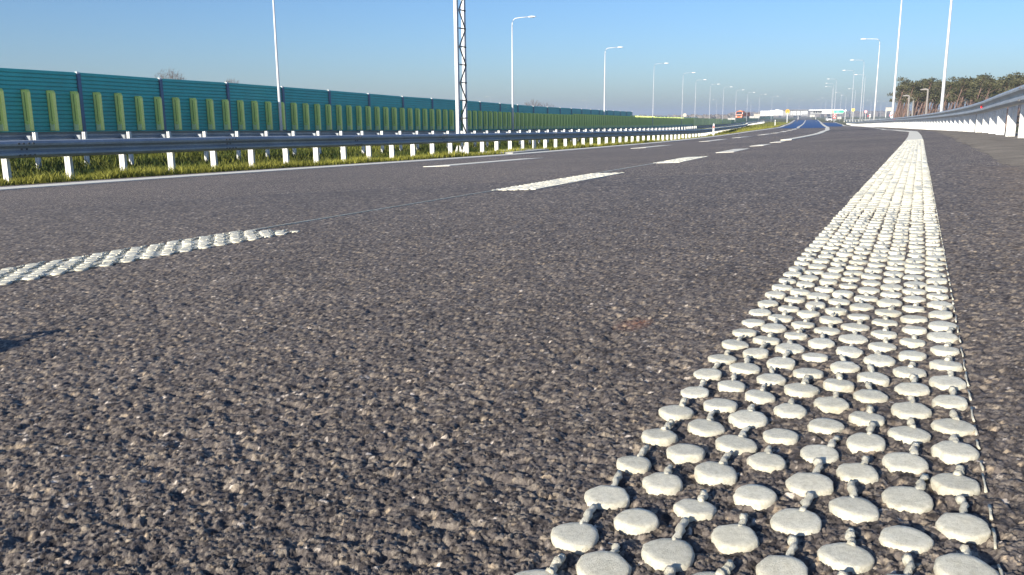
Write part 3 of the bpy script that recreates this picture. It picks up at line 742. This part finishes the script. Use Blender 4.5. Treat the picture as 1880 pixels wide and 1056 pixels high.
# ------------------------------------------------------------------ street lamps
def lamp_proto(f=1., m='lamp'):
    root = thing('street_lamp', 'x', 'street lamp', (0,0,0), 0, 'white street lamps along the motorway')
    b = MB(); b.tube([(0,0,0),(0,0,3),(0,0,7),(0,0,10.2)], [.10*f,.088*f,.066*f,.05*f], 12); b.build('pole', M[m], root, True)
    b = MB(); b.tube([(0,0,10.15),(.02,0,10.55),(.12,0,10.82),(.32,0,10.94),(.7,0,10.98),(1.65,0,11.02)], [q*f for q in (.048,.046,.043,.04,.038,.035)], 8); b.build('arm', M[m], root, True)
    b = MB(); r = []
    for xx, w, h0, h1 in ((1.58,.05,-.03,.03),(1.7,.12,-.06,.05),(1.95,.16,-.07,.06),(2.2,.13,-.05,.04),(2.34,.05,-.03,.01)):
        r.append([(xx,-w,11.02+h0*.6),(xx,-w*.8,11.02+h0),(xx,w*.8,11.02+h0),(xx,w,11.02+h0*.6),(xx,w*.7,11.02+h1),(xx,-w*.7,11.02+h1)])
    b.loft(r); hd = b.build('lamp_head', M['white'], root, True)
    b = MB(); b.box((1.97,0,10.945), (.34,.2,.02)); b.build('lamp_glass', M['glass'], hd)
    b = MB(); b.box((0,-.095,.8), (.10,.02,.4)); b.build('hatch', M['lamp'], root)
    return root
ORD = 'first second third fourth fifth sixth seventh eighth ninth tenth eleventh twelfth thirteenth fourteenth fifteenth sixteenth'.split()
_lps = [(lamp_proto(), [False]), (lamp_proto(.62, 'lamp_far'), [False])]
def lamp(pbx, ptx, pty, t, label, left=False, dx=0.):
    """lamp with its pole base on picture column pbx and its top at (ptx, pty), t metres away"""
    top = at(ptx, pty, t); x, y = top[0], top[1]; zb = float(terrain_z(x, y)); k = (top[2]-zb)/11
    s, X = to_road(x, y); rz = heading(float(s))+(math.pi if left else 0)+dx
    _lp, _used = _lps[t > 150]
    if not _used[0]: r = _lp; r.location = (x, y, zb); r.rotation_euler[2] = rz; r.scale = (k,)*3; r['label'] = label; _used[0] = True
    else: dup(_lp, (x, y, zb), rz, label, (k,)*3)
for k, (px, py, t) in enumerate(((498,-60,51.6),(940,33,83.6),(1111,88,119),(1201,117,158),(1254.5,134,197),(1278,147,228),(1304.5,155,262),(1329,160,302),(1352,165.5,350),(1373,170,395),(1395,173.5,440),(1418,177,490),(1446,181,560),(1468,184,640),(1490,187,720))):
    lamp(px, px, py, t, {0:'nearest lamp pole of the left row, before the noise barrier, its head out of view'}.get(k, 'white street lamp, arm to the right, %s of the left row from the camera' % ORD[k]))
for k, (px, py, t) in enumerate(((1757,-110,44),(1658,-30,102),(1616,71,140),(1587,110,185),(1568.5,129,225),(1536,145,280),(1531,153,310),(1529,159,340),(1545,170,380),(1554,175,420),(1517,180,480),(1508,183,560))):
    lamp(px, px, py, t, {0:'thickest lamp pole on the right, rising before the middle of the pine wood', 1:'tall street lamp pole just left of the pine wood, its head above the picture'}.get(k, 'white street lamp, arm to the left, %s of the right row from the camera' % ORD[k]), True)
lamp(1589, 1589, 137, 215, 'street lamp with a long visible arm to the left, beside the right row\'s fourth lamp', True)
for px, py, t, lb in ((1600,184,420,'faint distant street lamp right of the red ringed round sign'), (1618,186,460,'faint distant street lamp between the tall right poles'), (1571,163,300,'faint street lamp behind the yellow sign'), (1629,186,520,'faintest distant street lamp by the beige board')):
    lamp(px, px, py, t, lb, True)
for px, py, t, lb in ((901,177.5,300,'small lamp head peeping over the barrier right of the lattice mast'), (1077,184.5,330,'small distant lamp over the barrier with its arm to the left'), (1316,183,500,'thin distant lamp pole left of the orange truck'), (1379,186,520,'thin distant lamp pole right of the orange truck')):
    lamp(px, px, py, t, lb, True)
# short grey lamps in front of the pine wood
def wood_lamp(px, ptop, pb, t, label):
    top = at(px, ptop, t); zb = float(terrain_z(top[0], top[1])); h = top[2]-zb
    r = thing('park_lamp', label, 'lamp post', (top[0], top[1], zb), 0, 'short grey lamps before the pine wood')
    b = MB(); b.tube([(0,0,0),(0,0,h)], [.12,.09], 8); b.build('pole', M['lamp_grey'], r)
    b = MB(); b.tube([(.05,0,h),(-.3,.1,h+.06),(-.75,.2,h+.02)], [.09,.11,.06], 8); b.build('lamp_head', M['lamp_grey'], r)
M['lamp_grey'] = worn('weathered grey pole', (.27,.25,.23), .12, .6, 0, 2)
wood_lamp(1669.5, 176.5, 211, 118, 'short grey lamp post left of the others before the pine trunks')
wood_lamp(1677.5, 181, 211, 128, 'shortest grey lamp post in the middle before the pine trunks')
wood_lamp(1704, 165, 208, 105, 'tallest short grey lamp post, with its curved head before the pine trunks')

# ------------------------------------------------------------------ delineators
def delineator(px, pb, ptop, t, label, refl='red'):
    top = at(px, ptop, t); bot = at(px, pb, t); h = top[2]-bot[2]; w = h*.13
    r = thing('delineator_post', label, 'delineator', tuple(bot), math.atan2(-bot[0], bot[1]), 'white delineator posts at the roadside')
    b = MB(); b.loft([[(-w/2,-w*.3,-.1),(w/2,-w*.3,-.1),(w*.3,w*.4,-.1),(-w*.3,w*.4,-.1)], [(-w/2,-w*.3,h*.93),(w/2,-w*.3,h*.93),(w*.3,w*.4,h),(-w*.3,w*.4,h)]]); b.build('body', M['white'], r)
    b = MB(); b.box((0,-w*.34,h*.70), (w*.62,w*.1,h*.22)); b.build('reflector', M['reflector'] if refl == 'red' else M['grey'], r)
delineator(1309.5, 248.5, 227, 55, 'nearest white delineator post with a red reflector, standing in front of the left guardrail')
delineator(1422.8, 229.8, 220, 150, 'white delineator post with a dull reflector beside the end of the left guardrail', 'grey')
delineator(1465, 219.3, 213.8, 330, 'small distant delineator post at the left edge of the blue road', 'grey')
delineator(1497.5, 219, 214.8, 340, 'small distant delineator post at the right edge of the blue road', 'grey')
delineator(1591.5, 221.5, 218.5, 160, 'tiny white post behind the end of the right guardrail', 'grey')

# ------------------------------------------------------------------ signs
def px_size(px, py, t): return float(np.linalg.norm(at(px+.5, py, t)-at(px-.5, py, t)))
def face(P): return math.atan2(-P[0], P[1])
def plate(b, pts, y0, th): b.loft([[(x, y0, z) for x, z in pts], [(x, y0+th, z) for x, z in pts]])
def circle(r, n=20, cx=0, cz=0): return [(cx+r*math.cos(2*math.pi*k/n), cz+r*math.sin(2*math.pi*k/n)) for k in range(n)]
def sign(px, py, pbase, t, label, parts, pole=.05, name='road_sign', cat='road sign', poles=(0,)):
    """parts: (name, material, outline in pixels about (px, py), y offset)"""
    P = at(px, py, t); B = at(px, pbase, t); u = px_size(px, py, t); rz = face(P)
    r = thing(name, label, cat, (P[0], P[1], B[2]), rz); h = P[2]-B[2]
    for q in poles:
        b = MB(); b.tube([(q*u, .06, -.4),(q*u, .06, h)], pole, 8); b.build('pole', M['galv_post'], r)
    for n, m, out, y0 in parts:
        b = MB(); plate(b, [(x*u, h+z*u) for x, z in out], y0, .03); b.build(n, M[m], r)
    return r
rect = lambda x0, z0, x1, z1: [(x0,z0),(x1,z0),(x1,z1),(x0,z1)]
sign(1446, 204.6, 221.3, 165, 'round orange sign with a dark symbol on a thin pale pole in the grass', [('board','sign_orange',circle(3.9),0),('symbol','black',[(-1.1,-1.5),(-.2,.2),(-.1,1.7),(1.0,1.7),(.9,.1),(.1,-.2),(-.5,-1.6)],-.035),('lower_plate','beige',rect(-3,-5.4,3.2,-3.2),.04)], .07)
sign(1540.5, 205, 219, 250, 'green arrow shaped direction sign pointing right, before the white building', [('board','white',[(-10.3,-3.2),(7,-3.2),(10.6,0),(7,3.2),(-10.3,3.2)],.02),('green_field','pale_green',[(-9.8,-2.7),(6.8,-2.7),(10,0),(6.8,2.7),(-9.8,2.7)],-.02),('inner_field','sign_green',[(.5,-1.0),(2.5,-1.9),(7.2,-1.9),(9,0),(7.2,1.9),(.5,1.9)],-.06),('inner_field','sign_green',rect(-8.6,-2.1,-5.4,.8),-.06),('end_plate','sign_orange',rect(-12,-2.8,-10.5,2.8),0)], .06, 'direction_sign', 'direction sign', (-8,-5))
ch = lambda z: [(-2.0,z-1.6),(0,z+.5),(2.0,z-1.6),(2.0,z-.1),(0,z+2.0),(-2.0,z-.1)]
sign(1532, 213.4, 220.5, 245, 'red board with two white chevrons under the green arrow sign', [('board','red',rect(-3,-4.6,3,4.6),0),('chevron','white',ch(2.0),-.05),('chevron','white',ch(-2.2),-.05)], .05, 'chevron_board', 'chevron board')
sign(1566.5, 202.3, 218, 210, 'pale yellow sign with a cut lower corner on a thin pole', [('board','yellow',[(-3.2,2.8),(3.0,2.8),(2.8,-.6),(.4,-3),(-2.0,-1.8),(-3.2,.5)],0)], .05)
sign(1552.3, 203, 217, 240, 'small white round sign at the right end of the green arrow sign', [('board','white',circle(1.9),0)], .07)
sign(1589.5, 205.2, 217, 185, 'round white sign with a faded red ring on a thin grey pole', [('ring','pink',circle(3.0),0),('board','white',circle(1.9),-.035),('bar','pink',rect(-1.6,-.35,1.6,.35),-.06)], .04)
sign(1594.3, 213, 216.5, 190, 'small red plate with a white arrow left of its twin beside the right lamp poles', [('board','red',rect(-1.6,-2,1.4,2),0),('symbol','white',[(-.6,-1.3),(.7,-1.2),(.9,.9),(0,1.5),(-.6,.6)],-.04)], .04)
sign(1597.3, 212.6, 216.8, 190, 'small white plate with a red hook right of its twin beside the right lamp poles', [('board','white',rect(-1.2,-3,1.2,3),0),('symbol','red',rect(-.7,-.6,.5,1.2),-.04)], .04)
sign(1636.8, 210.6, 217.5, 92, 'white and red hazard plate on the foot of the lamp left of the pine wood', [('board','white',rect(-2.4,-5.4,2.2,5.4),0),('stripe','red',[(-2.4,-2.2),(2.1,1.6),(2.1,-1.2),(-.2,-2.6),(-2.4,-3.6)],-.035),('stripe','pink',rect(-3.4,-3.6,-2.0,1.2),.01)], .04, 'hazard_plate', 'hazard plate')
sign(1633, 200.5, 213, 260, 'wide beige board on two posts beside the pine wood', [('board','beige',rect(-7,-3.4,7.5,3.2),0)], .10, 'notice_board', 'board', (-6,6))
sign(1274.5*1.0-17.5, 211.5, 217, 250, 'pale round sign back just right of the teal barrier end', [('board','beige',circle(3.5),0)], .05)

# ------------------------------------------------------------------ buildings far ahead
def block(name, parent, x0, y0, x1, y1, t, depth, m, origin, rz, dy=0.):
    """box whose front fills the pixel rectangle at t metres (origin = parent's world place)"""
    A, B = at(x0, y1, t), at(x1, y0, t); c = (A+B)/2-origin; u = px_size((x0+x1)/2, y0, t)
    lx = c[0]*math.cos(rz)+c[1]*math.sin(rz); ly = -c[0]*math.sin(rz)+c[1]*math.cos(rz)
    b = MB(); b.box((lx, ly+depth/2+dy, c[2]), ((x1-x0)*u, depth, (y1-y0)*u)); return b.build(name, M[m] if isinstance(m, str) else m, parent)
def building(name, label, px, py, t, cat='building'):
    P = at(px, py, t); return thing(name, label, cat, tuple(P), face(P)), P, face(P)
M['grey_roof'] = worn('grey roof sheet', (.16,.165,.18), .12, .6, 0, .3)
r, P, z = building('white_shed', 'wide white shed farthest left of the white sheds beyond the green wall', 1404, 212, 420); block('wall', r, 1396.3, 204.2, 1411.8, 212.5, 420, 9, 'white', P, z); block('roof', r, 1396, 203.6, 1412.0, 204.3, 420, 9.2, 'white', P, z, -.05); block('door', r, 1404.6, 205.6, 1407.2, 212, 420, .2, 'beige', P, z, -.06)
r, P, z = building('white_shed', 'narrow white shed, middle one of the white sheds beyond the green wall', 1417, 212, 415); block('wall', r, 1413, 203, 1420, 213, 415, 9, 'white', P, z); block('roof', r, 1412.8, 202.5, 1420.2, 203.1, 415, 9.2, 'white', P, z, -.05)
r, P, z = building('white_shed', 'gabled white shed farthest right of the white sheds beyond the green wall', 1429, 212, 410); block('wall', r, 1421.2, 203.6, 1437.5, 212, 410, 9, 'white', P, z)
u = px_size(1429, 204, 410); b = MB(); zt = (at(1429, 203.6, 410)-P)[2]; b.loft([[(-8*u, yy, zt),(8.4*u, yy, zt),(8.4*u, yy, zt+.1*u),(-1.5*u, yy, zt+2.6*u),(-6*u, yy, zt+2.4*u),(-8*u, yy, zt+.5*u)] for yy in (-.05, 9)]); b.build('roof', M['white'], r)
r, P, z = building('long_hall', 'long low grey hall with a row of white gates behind the orange round sign', 1460, 212, 440)
block('wall', r, 1438, 203.4, 1483.5, 212.5, 440, 14, 'grey', P, z); block('roof', r, 1428, 201.3, 1484, 203.6, 440, 16, 'grey_roof', P, z, -.4)
for x0, x1, y0, y1 in ((1452.2,1454.8,204.2,211.3),(1456.6,1461.3,204.2,211.6),(1463.6,1468.2,204.2,211.4),(1470.8,1473.2,204.3,210.6),(1475.2,1482.3,203.9,209.4)): block('gate', r, x0, y0, x1, y1, 440, .4, 'white', P, z, -.3)
r, P, z = building('service_building', 'flat roofed building with a long white fascia, behind the green arrow sign', 1515, 210, 400)
block('roof', r, 1485, 201.2, 1548, 203.4, 400, 16, 'white', P, z, -1.2); block('wall', r, 1488, 203.4, 1509, 209.5, 400, 14, 'grey', P, z); block('end_wall', r, 1509, 203.4, 1529, 208.6, 400, 14.5, 'white', P, z, -.4); block('end_wall', r, 1529, 203.4, 1547, 209.5, 400, 14, 'grey', P, z)
for x0 in (1493.5,1498,1502.5,1506): block('window', r, x0, 204.6, x0+2.2, 207.2, 400, .3, 'glass', P, z, -.16)
r, P, z = building('low_shed', 'low grey shed roof left of the white sheds, behind the concrete barrier', 1390, 211, 450); block('wall', r, 1384, 208.6, 1396, 213.5, 450, 10, 'beige', P, z); block('roof', r, 1383, 206.4, 1399, 208.8, 450, 11, 'grey_roof', P, z, -.3)
def jersey(x0, x1, y0, y1, t, label):
    A, B = at(x0, y1, t), at(x1, y1, t); u = px_size(x0, y0, t); h = (y1-y0)*u; L = float(np.linalg.norm(B-A))
    r = thing('concrete_barrier', label, 'concrete barrier', tuple((A+B)/2), face(A)); n = max(2, int(L/4)); seg = L/n
    for k in range(n):
        x = -L/2+seg*k; b = MB(); prof = [(-.35,-.3),(-.35,h*.1),(-.2,h*.35),(-.1,h),(.1,h),(.2,h*.35),(.35,h*.1),(.35,-.3)]
        b.loft([[(x+.03, p, q) for p, q in prof], [(x+seg-.03, p, q) for p, q in prof]]); b.build('barrier_block', M['concrete'], r)
jersey(1336, 1350, 216.6, 218.2, 290, 'short pale concrete barrier left of the orange truck')
jersey(1376, 1394.5, 213.4, 215.6, 330, 'pale concrete barrier right of the orange truck')
jersey(1486.5, 1496, 210.6, 213.6, 360, 'beige concrete barrier below the flat roofed building')
jersey(1537, 1545, 214.3, 217.2, 300, 'pale concrete barrier right of the red chevron board')

# ------------------------------------------------------------------ vehicles
def wheel(parent, c, r, w, rim='white'):
    b = MB(); b.tube([(c[0]-w/2, c[1], c[2]), (c[0]+w/2, c[1], c[2])], r, 16); o = b.build('wheel', M['dark'], parent)
    b = MB(); b.tube([(c[0]-w/2-.012, c[1], c[2]), (c[0]+w/2+.012, c[1], c[2])], r*.58, 12); b.build('rim', M[rim], o)
def truck():
    P = at(1356.5, 218.4, 430); r = thing('truck', 'orange truck facing the camera on the road beyond the green screen wall', 'truck', tuple(P), face(P)-.45, None, (1.4,)*3)
    b = MB(); b.loft([[(-1.2,0,.75),(1.2,0,.75),(1.2,.0,1.55),(1.12,.22,2.45),(.95,.3,2.62),(-.95,.3,2.62),(-1.12,.22,2.45),(-1.2,0,1.55)], [(-1.2,1.9,.75),(1.2,1.9,.75),(1.2,1.9,1.55),(1.15,1.9,2.5),(1.0,1.9,2.7),(-1.0,1.9,2.7),(-1.15,1.9,2.5),(-1.2,1.9,1.55)]])
    cab = b.build('cab', M['orange'], r)
    b = MB(); b.loft([[(-1.05,-.03,1.6),(1.05,-.03,1.6),(.98,.2,2.38),(-.98,.2,2.38)], [(-1.05,.05,1.6),(1.05,.05,1.6),(.98,.28,2.38),(-.98,.28,2.38)]]); b.build('windscreen', M['glass'], cab)
    for sx in (-1, 1):
        b = MB(); b.box((sx*1.205, .95, 1.95), (.02,.9,.6)); b.build('side_window', M['glass'], cab)
        b = MB(); b.box((sx*1.32, .05, 1.95), (.18,.1,.5)); b.build('mirror', M['white'], r)
        b = MB(); b.box((sx*.9, -.12, .72), (.36,.06,.22)); b.build('headlight', M['white'], r)
    b = MB(); b.box((0,-.05,.62), (2.4,.16,.4)); b.build('bumper', M['orange'], r)
    b = MB(); b.box((0,-.02,1.12), (1.5,.06,.42)); b.build('grille', M['black'], r)
    b = MB(); b.box((0,-.04,1.42), (2.1,.05,.1)); b.build('stripe', M['white'], r)
    b = MB(); b.box((0,4.2,1.5), (2.4,4.2,1.3)); b.box((0,4.2,.82), (.9,4.4,.14)); b.build('cargo_bed', M['orange'], r)
    b = MB(); b.box((0,.8,2.78), (1.1,.25,.14)); b.build('beacon', M['sign_orange'], r)
    for yy in (1.0, 4.9):
        for sx in (-1, 1): wheel(r, (sx*1.05, yy, .48), .48, .32)
truck()
def car():
    P = at(1523.2, 223.2, 290); r = thing('car', 'small white car seen head on before the flat roofed building', 'car', tuple(P), face(P)+.12)
    b = MB(); rings = []
    for y, w, z0, z1 in ((0,.62,.32,.62),(.12,.80,.24,.74),(1.0,.85,.22,.92),(1.25,.85,.22,.95),(3.4,.84,.22,.98),(3.95,.76,.3,.9)):
        rings.append([(-w,y,z0),(w,y,z0),(w,y,z1-.12),(w*.85,y,z1),(-w*.85,y,z1),(-w,y,z1-.12)])
    b.loft(rings); body = b.build('body', M['white'], r)
    b = MB(); b.loft([[(-.78,1.05,.9),(.78,1.05,.9),(.78,3.5,.94),(-.78,3.5,.94)], [(-.62,1.75,1.44),(.62,1.75,1.44),(.62,3.0,1.46),(-.62,3.0,1.46)]]); b.build('cabin', M['white'], r)
    b = MB(); b.loft([[(-.68,1.10,.97),(.68,1.10,.97),(.56,1.68,1.4),(-.56,1.68,1.4)], [(-.68,1.14,.97),(.68,1.14,.97),(.56,1.72,1.4),(-.56,1.72,1.4)]]); b.build('windscreen', M['glass'], r)
    for sx in (-1, 1):
        b = MB(); b.box((sx*.6,.0,.6), (.3,.1,.14)); b.build('headlight', M['galv'], r)
        b = MB(); b.loft([[(sx*.775,1.35,.98),(sx*.775,3.2,1.0),(sx*.65,2.9,1.4),(sx*.65,1.85,1.4)], [(sx*.79,1.35,.98),(sx*.79,3.2,1.0),(sx*.665,2.9,1.4),(sx*.665,1.85,1.4)]]); b.build('side_window', M['glass'], r)
        for yy in (.75, 3.2): wheel(r, (sx*.76, yy, .3), .3, .18, 'grey')
    b = MB(); b.box((0,-.01,.42), (.9,.06,.16)); b.build('grille', M['black'], r)
    b = MB(); b.box((-1.15,.5,1.1), (.22,.2,1.0)); 
car()
# ------------------------------------------------------------------ trees
def pine_mesh(seed):
    q = random.Random(seed); n = np.random.default_rng(seed); H = 9.; lean = q.uniform(.6, 2.0); bend = q.uniform(-.6,.9)
    px_ = lambda z: (lean*(z/H)**1.3+bend*math.sin(z/H*3.1)*.35, .3*math.sin(z/H*2+seed), z)
    b = MB(); zs = [0, 1.5, 3, 4.5, 6, 7.4, 8.5]; b.tube([px_(z) for z in zs], [.17,.155,.14,.12,.10,.07,.03], 7)
    cl = []
    for k in range(q.randint(12, 16)):
        z = H*q.uniform(.56, .98); a = q.uniform(0, 6.28); r = q.uniform(.3, 1.0)*(1.9 if z < H*.85 else 1.0); c = np.array(px_(z-.3))+np.array([r*math.cos(a), r*math.sin(a), q.uniform(.2,.7)])
        cl.append(c); b.tube([px_(z-.5), tuple((np.array(px_(z-.4))+c)/2+np.array([0,0,.12])), tuple(c)], [.05,.035,.015], 5)
    for k in range(6):
        z = H*q.uniform(.25,.55); a = q.uniform(0, 6.28); L = q.uniform(.4,1.1); c = np.array(px_(z)); b.tube([tuple(c), tuple(c+np.array([L*math.cos(a), L*math.sin(a), q.uniform(-.3,.2)]))], [.03,.01], 4)
    trunk = b.mesh('trunk', M['bark'], True)
    V, Fq, T = [], [], []; m = 0
    for c in cl:
        N = 46; p = n.normal(0, 1, (N,3)); p = p/np.linalg.norm(p, axis=1)[:,None]*(n.random(N)**.45)[:,None]*np.array([.95,.95,.50])*q.uniform(.75,1.15)+c
        d1 = n.normal(0, 1, (N,3)); d1[:,2] = np.abs(d1[:,2])*.7; d1 /= np.linalg.norm(d1, axis=1)[:,None]; d2 = np.cross(d1, n.normal(0, 1, (N,3))); d2 /= np.linalg.norm(d2, axis=1)[:,None]
        L = n.uniform(.16,.34,N)[:,None]; W = n.uniform(.06,.13,N)[:,None]
        V.append(np.stack([p-d2*W*.4, p+d2*W*.4, p+d1*L+d2*W, p+d1*L-d2*W], 1).reshape(-1, 3)); i = m+np.arange(N)*4; m += N*4
        Fq.append(np.stack([i, i+1, i+2, i+3], 1)); T.append(np.repeat(np.clip(n.normal(q.uniform(.2,.75), .2, N), 0, 1), 4))
    T = np.concatenate(T)
    return trunk, fast_mesh('crown', np.concatenate(V), np.concatenate(Fq), M['pine'], False, np.stack([T,T,T], 1))
pines = [pine_mesh(100+k) for k in range(7)]
def pine(px, ptop, t, label, k=None):
    top = at(px, ptop, t); zb = float(terrain_z(top[0], top[1])); h = top[2]-zb
    r = thing('pine_tree', label, 'pine tree', (top[0]-.9*h/9*.5, top[1], zb), R.uniform(-.5,.5), 'pines of the wood on the right', (h/9*R.uniform(1.0,1.2), h/9*R.uniform(1.0,1.2), h/9))
    a, c = pines[R.randrange(7) if k is None else k]; obj('trunk', a, r); obj('crown', c, r)
front = [(1648,157),(1664,153),(1681,152),(1697,146),(1713,148),(1729,147),(1744,148),(1757,146),(1770,144),(1792,141),(1806,148),(1822,145),(1841,137),(1858,141),(1873,139),(1890,136),(1908,134),(1930,136),(1955,130)]
for k, (px, py) in enumerate(front):
    lab = 'leaning pine, %s from the left in the front row of the wood' % (ORD[k] if k < 16 else ('seventeenth','eighteenth','nineteenth')[k-16])
    pine(px, py+R.uniform(-3, 4), 128+R.uniform(-8, 8), lab)
for k in range(46):
    px = 1648+R.uniform(0, 330); pine(px, 150-.05*(px-1650)+R.uniform(-4, 10), R.uniform(142, 205), 'pine standing deeper in the wood behind the front row of pines')
def forest_mass():
    b = MB(); n = np.random.default_rng(3)
    for k in range(170):
        t = n.uniform(190, 260); px = n.uniform(1645, 2100); P = at(px, 200, t); zb = float(terrain_z(P[0], P[1])); h = n.uniform(6, 9)
        b.tube([(P[0], P[1], zb), (P[0]+n.uniform(-.3,.8), P[1], zb+h)], [.2,.12], 4, False)
        for j in range(2): 
            c = np.array([P[0]+n.uniform(-1.5,1.5), P[1]+n.uniform(-1,1), zb+n.uniform(0,2.6)]); b.tube([tuple(c), tuple(c+n.uniform(-.8,.8,3)+np.array([0,0,1.2]))], [.09,.02], 3, False)
    o = b.build('deep_wood_trunks', M['bark'], None, kind='stuff')
    V, Fq, T = [], [], []; m = 0; N = 5500
    px = n.uniform(1650, 2100, N); t = n.uniform(195, 255, N); P = np.array([at(a, 200, c) for a, c in zip(px, t)]); zb = terrain_z(P[:,0], P[:,1])
    p = np.stack([P[:,0], P[:,1], zb+np.where(n.random(N) < .75, n.uniform(5.8, 9.0, N), n.uniform(0, 2.0, N))], 1); d1 = n.normal(0, 1, (N,3)); d1 /= np.linalg.norm(d1, axis=1)[:,None]; d2 = np.cross(d1, n.normal(0, 1, (N,3))); d2 /= np.linalg.norm(d2, axis=1)[:,None]
    V = np.stack([p, p+d2*.3, p+d1*.7+d2*.3, p+d1*.7], 1).reshape(-1, 3); i = np.arange(N)*4; T = np.repeat(n.uniform(0,.6,N), 4)
    obj('deep_wood_foliage', fast_mesh('deep_wood_foliage', V, np.stack([i,i+1,i+2,i+3], 1), M['pine'], False, np.stack([T,T,T], 1)), kind='stuff')
forest_mass()
def bare_tree(px, ptop, pwid, t, label, seed, dense=1.):
    q = random.Random(seed); top = at(px, ptop, t); zb = float(terrain_z(top[0], top[1])); H = top[2]-zb; Wd = px_size(px, ptop, t)*pwid/2
    r = thing('bare_tree', label, 'bare tree', (top[0], top[1], zb)); tr = MB(); cr = MB()
    tr.tube([(0,0,0),(.05,0,H*.25),(0,.05,H*.5)], [H*.022,H*.017,H*.012], 8); tr.build('trunk', M['twig'], r)
    C = np.array([0, 0, H-Wd*.72]); k_ = int(130*dense)
    for k in range(k_):
        u = np.array([q.gauss(0,1), q.gauss(0,1), q.gauss(0,1)]); u /= np.linalg.norm(u); e = C+u*np.array([Wd, Wd, Wd*.72])*q.uniform(.45,1.0)**.5
        if e[2] < H*.45: e[2] = H*.45+q.uniform(0, .1)*H
        b0 = np.array([0, 0, H*q.uniform(.28, .5)]); m_ = b0*.45+e*.55+np.array([q.uniform(-.3,.3), q.uniform(-.3,.3), q.uniform(-.2,.5)])
        cr.tube([tuple(b0), tuple(m_), tuple(e)], [H*.006, H*.0032, H*.0012], 4, False)
        for j in range(5):
            f = q.uniform(.35, .95); o = m_*(1-f)+e*f; w = np.array([q.gauss(0,1), q.gauss(0,1), q.gauss(.5,.8)]); w *= Wd*q.uniform(.12,.26)/np.linalg.norm(w)
            cr.tube([tuple(o), tuple(o+w)], [H*.0018, H*.0008], 3, False)
    cr.build('crown', M['twig'], r)
bare_tree(310, 123, 66, 150, 'bare leafless tree rising over the noise barrier at the left', 5)
bare_tree(425, 142, 30, 170, 'tip of a small bare tree just over the barrier, right of the larger bare tree', 6)
bare_tree(978, 181, 46, 300, 'left one of two hazy bare trees over the barrier right of the lattice mast', 7)
bare_tree(1003, 185, 50, 310, 'right one of two hazy bare trees over the barrier right of the lattice mast', 8)
def far_woods():
    n = np.random.default_rng(9); b = MB()
    for px0, px1, t, h0, h1 in ((-300, 900, 1300, 4, 6),(900, 1250, 1100, 3, 5),(1240, 1350, 700, 3.4, 4.4),(1340, 1700, 1250, 6.5, 8.5),(1690, 2300, 900, 6, 8)):
        N = int((px1-px0)/2.2)
        for k in range(N):
            px = px0+(px1-px0)*k/N; P = at(px, 206, t+n.uniform(-40, 40)); zb = float(terrain_z(P[0], P[1]))-1; h = n.uniform(h0, h1); w = t*.0022*n.uniform(1.2, 2.6)
            ring0 = [(P[0]+w*math.cos(a)*n.uniform(.7,1.2), P[1]+w*math.sin(a)*n.uniform(.7,1.2), zb) for a in np.linspace(0, 6.28, 7)[:-1]]
            b.loft([ring0, [(x+n.uniform(-.6,.6), y, zb+h*.6) for x, y, z in ring0], [(P[0]+(x-P[0])*.4, P[1]+(y-P[1])*.4, zb+h*n.uniform(.85,1.1)) for x, y, z in ring0]])
    b.build('distant_woods', M['far_wood'], None, kind='stuff')
far_woods()

# ------------------------------------------------------------------ unseen bag added beside the camera only to cast a shadow into view
def shadow_caster_bag():
    x, y = pos(.22, 1.33); r = thing('shadow_caster', 'small dark stand-in bag added unseen past the left edge to throw the shadow', 'shadow_caster_bag', (float(x), float(y), float(road_z(.22, 1.36))), .3)
    b = MB(); rings = []
    for z, w, d in ((0,.115,.085),(.02,.125,.095),(.13,.12,.092),(.160,.095,.07),(.172,.05,.035)):
        rings.append([(w*math.copysign(abs(math.cos(t))**.6, math.cos(t)), d*math.copysign(abs(math.sin(t))**.6, math.sin(t)), z) for t in np.linspace(0, 2*math.pi, 25)[:-1]])
    b.loft(rings); b.build('body', M['dark'], r, True)
    b = MB(); b.tube([(.03*math.cos(t), 0, .17+.035*math.sin(t)) for t in np.linspace(0, math.pi, 9)], .006, 6); b.build('caster_handle', M['black'], r, True)
    b = MB(); b.box((0,-.094,.06), (.12,.012,.07)); b.build('pocket', M['black'], r)
shadow_caster_bag()

# ------------------------------------------------------------------ thin morning haze
def haze():
    m = bpy.data.materials.new('haze'); m.use_nodes = True; n = m.node_tree.nodes; n.remove(n['Principled BSDF'])
    v = n.new('ShaderNodeVolumePrincipled'); v.inputs['Color'].default_value = (.74,.85,1,1); v.inputs['Density'].default_value = .0006; v.inputs['Anisotropy'].default_value = .2
    m.node_tree.links.new(v.outputs[0], n['Material Output'].inputs['Volume'])
    b = MB(); b.box((0,0,4.2), (12400,12400,25.6)); b.build('haze', m, None, kind='stuff')
haze()
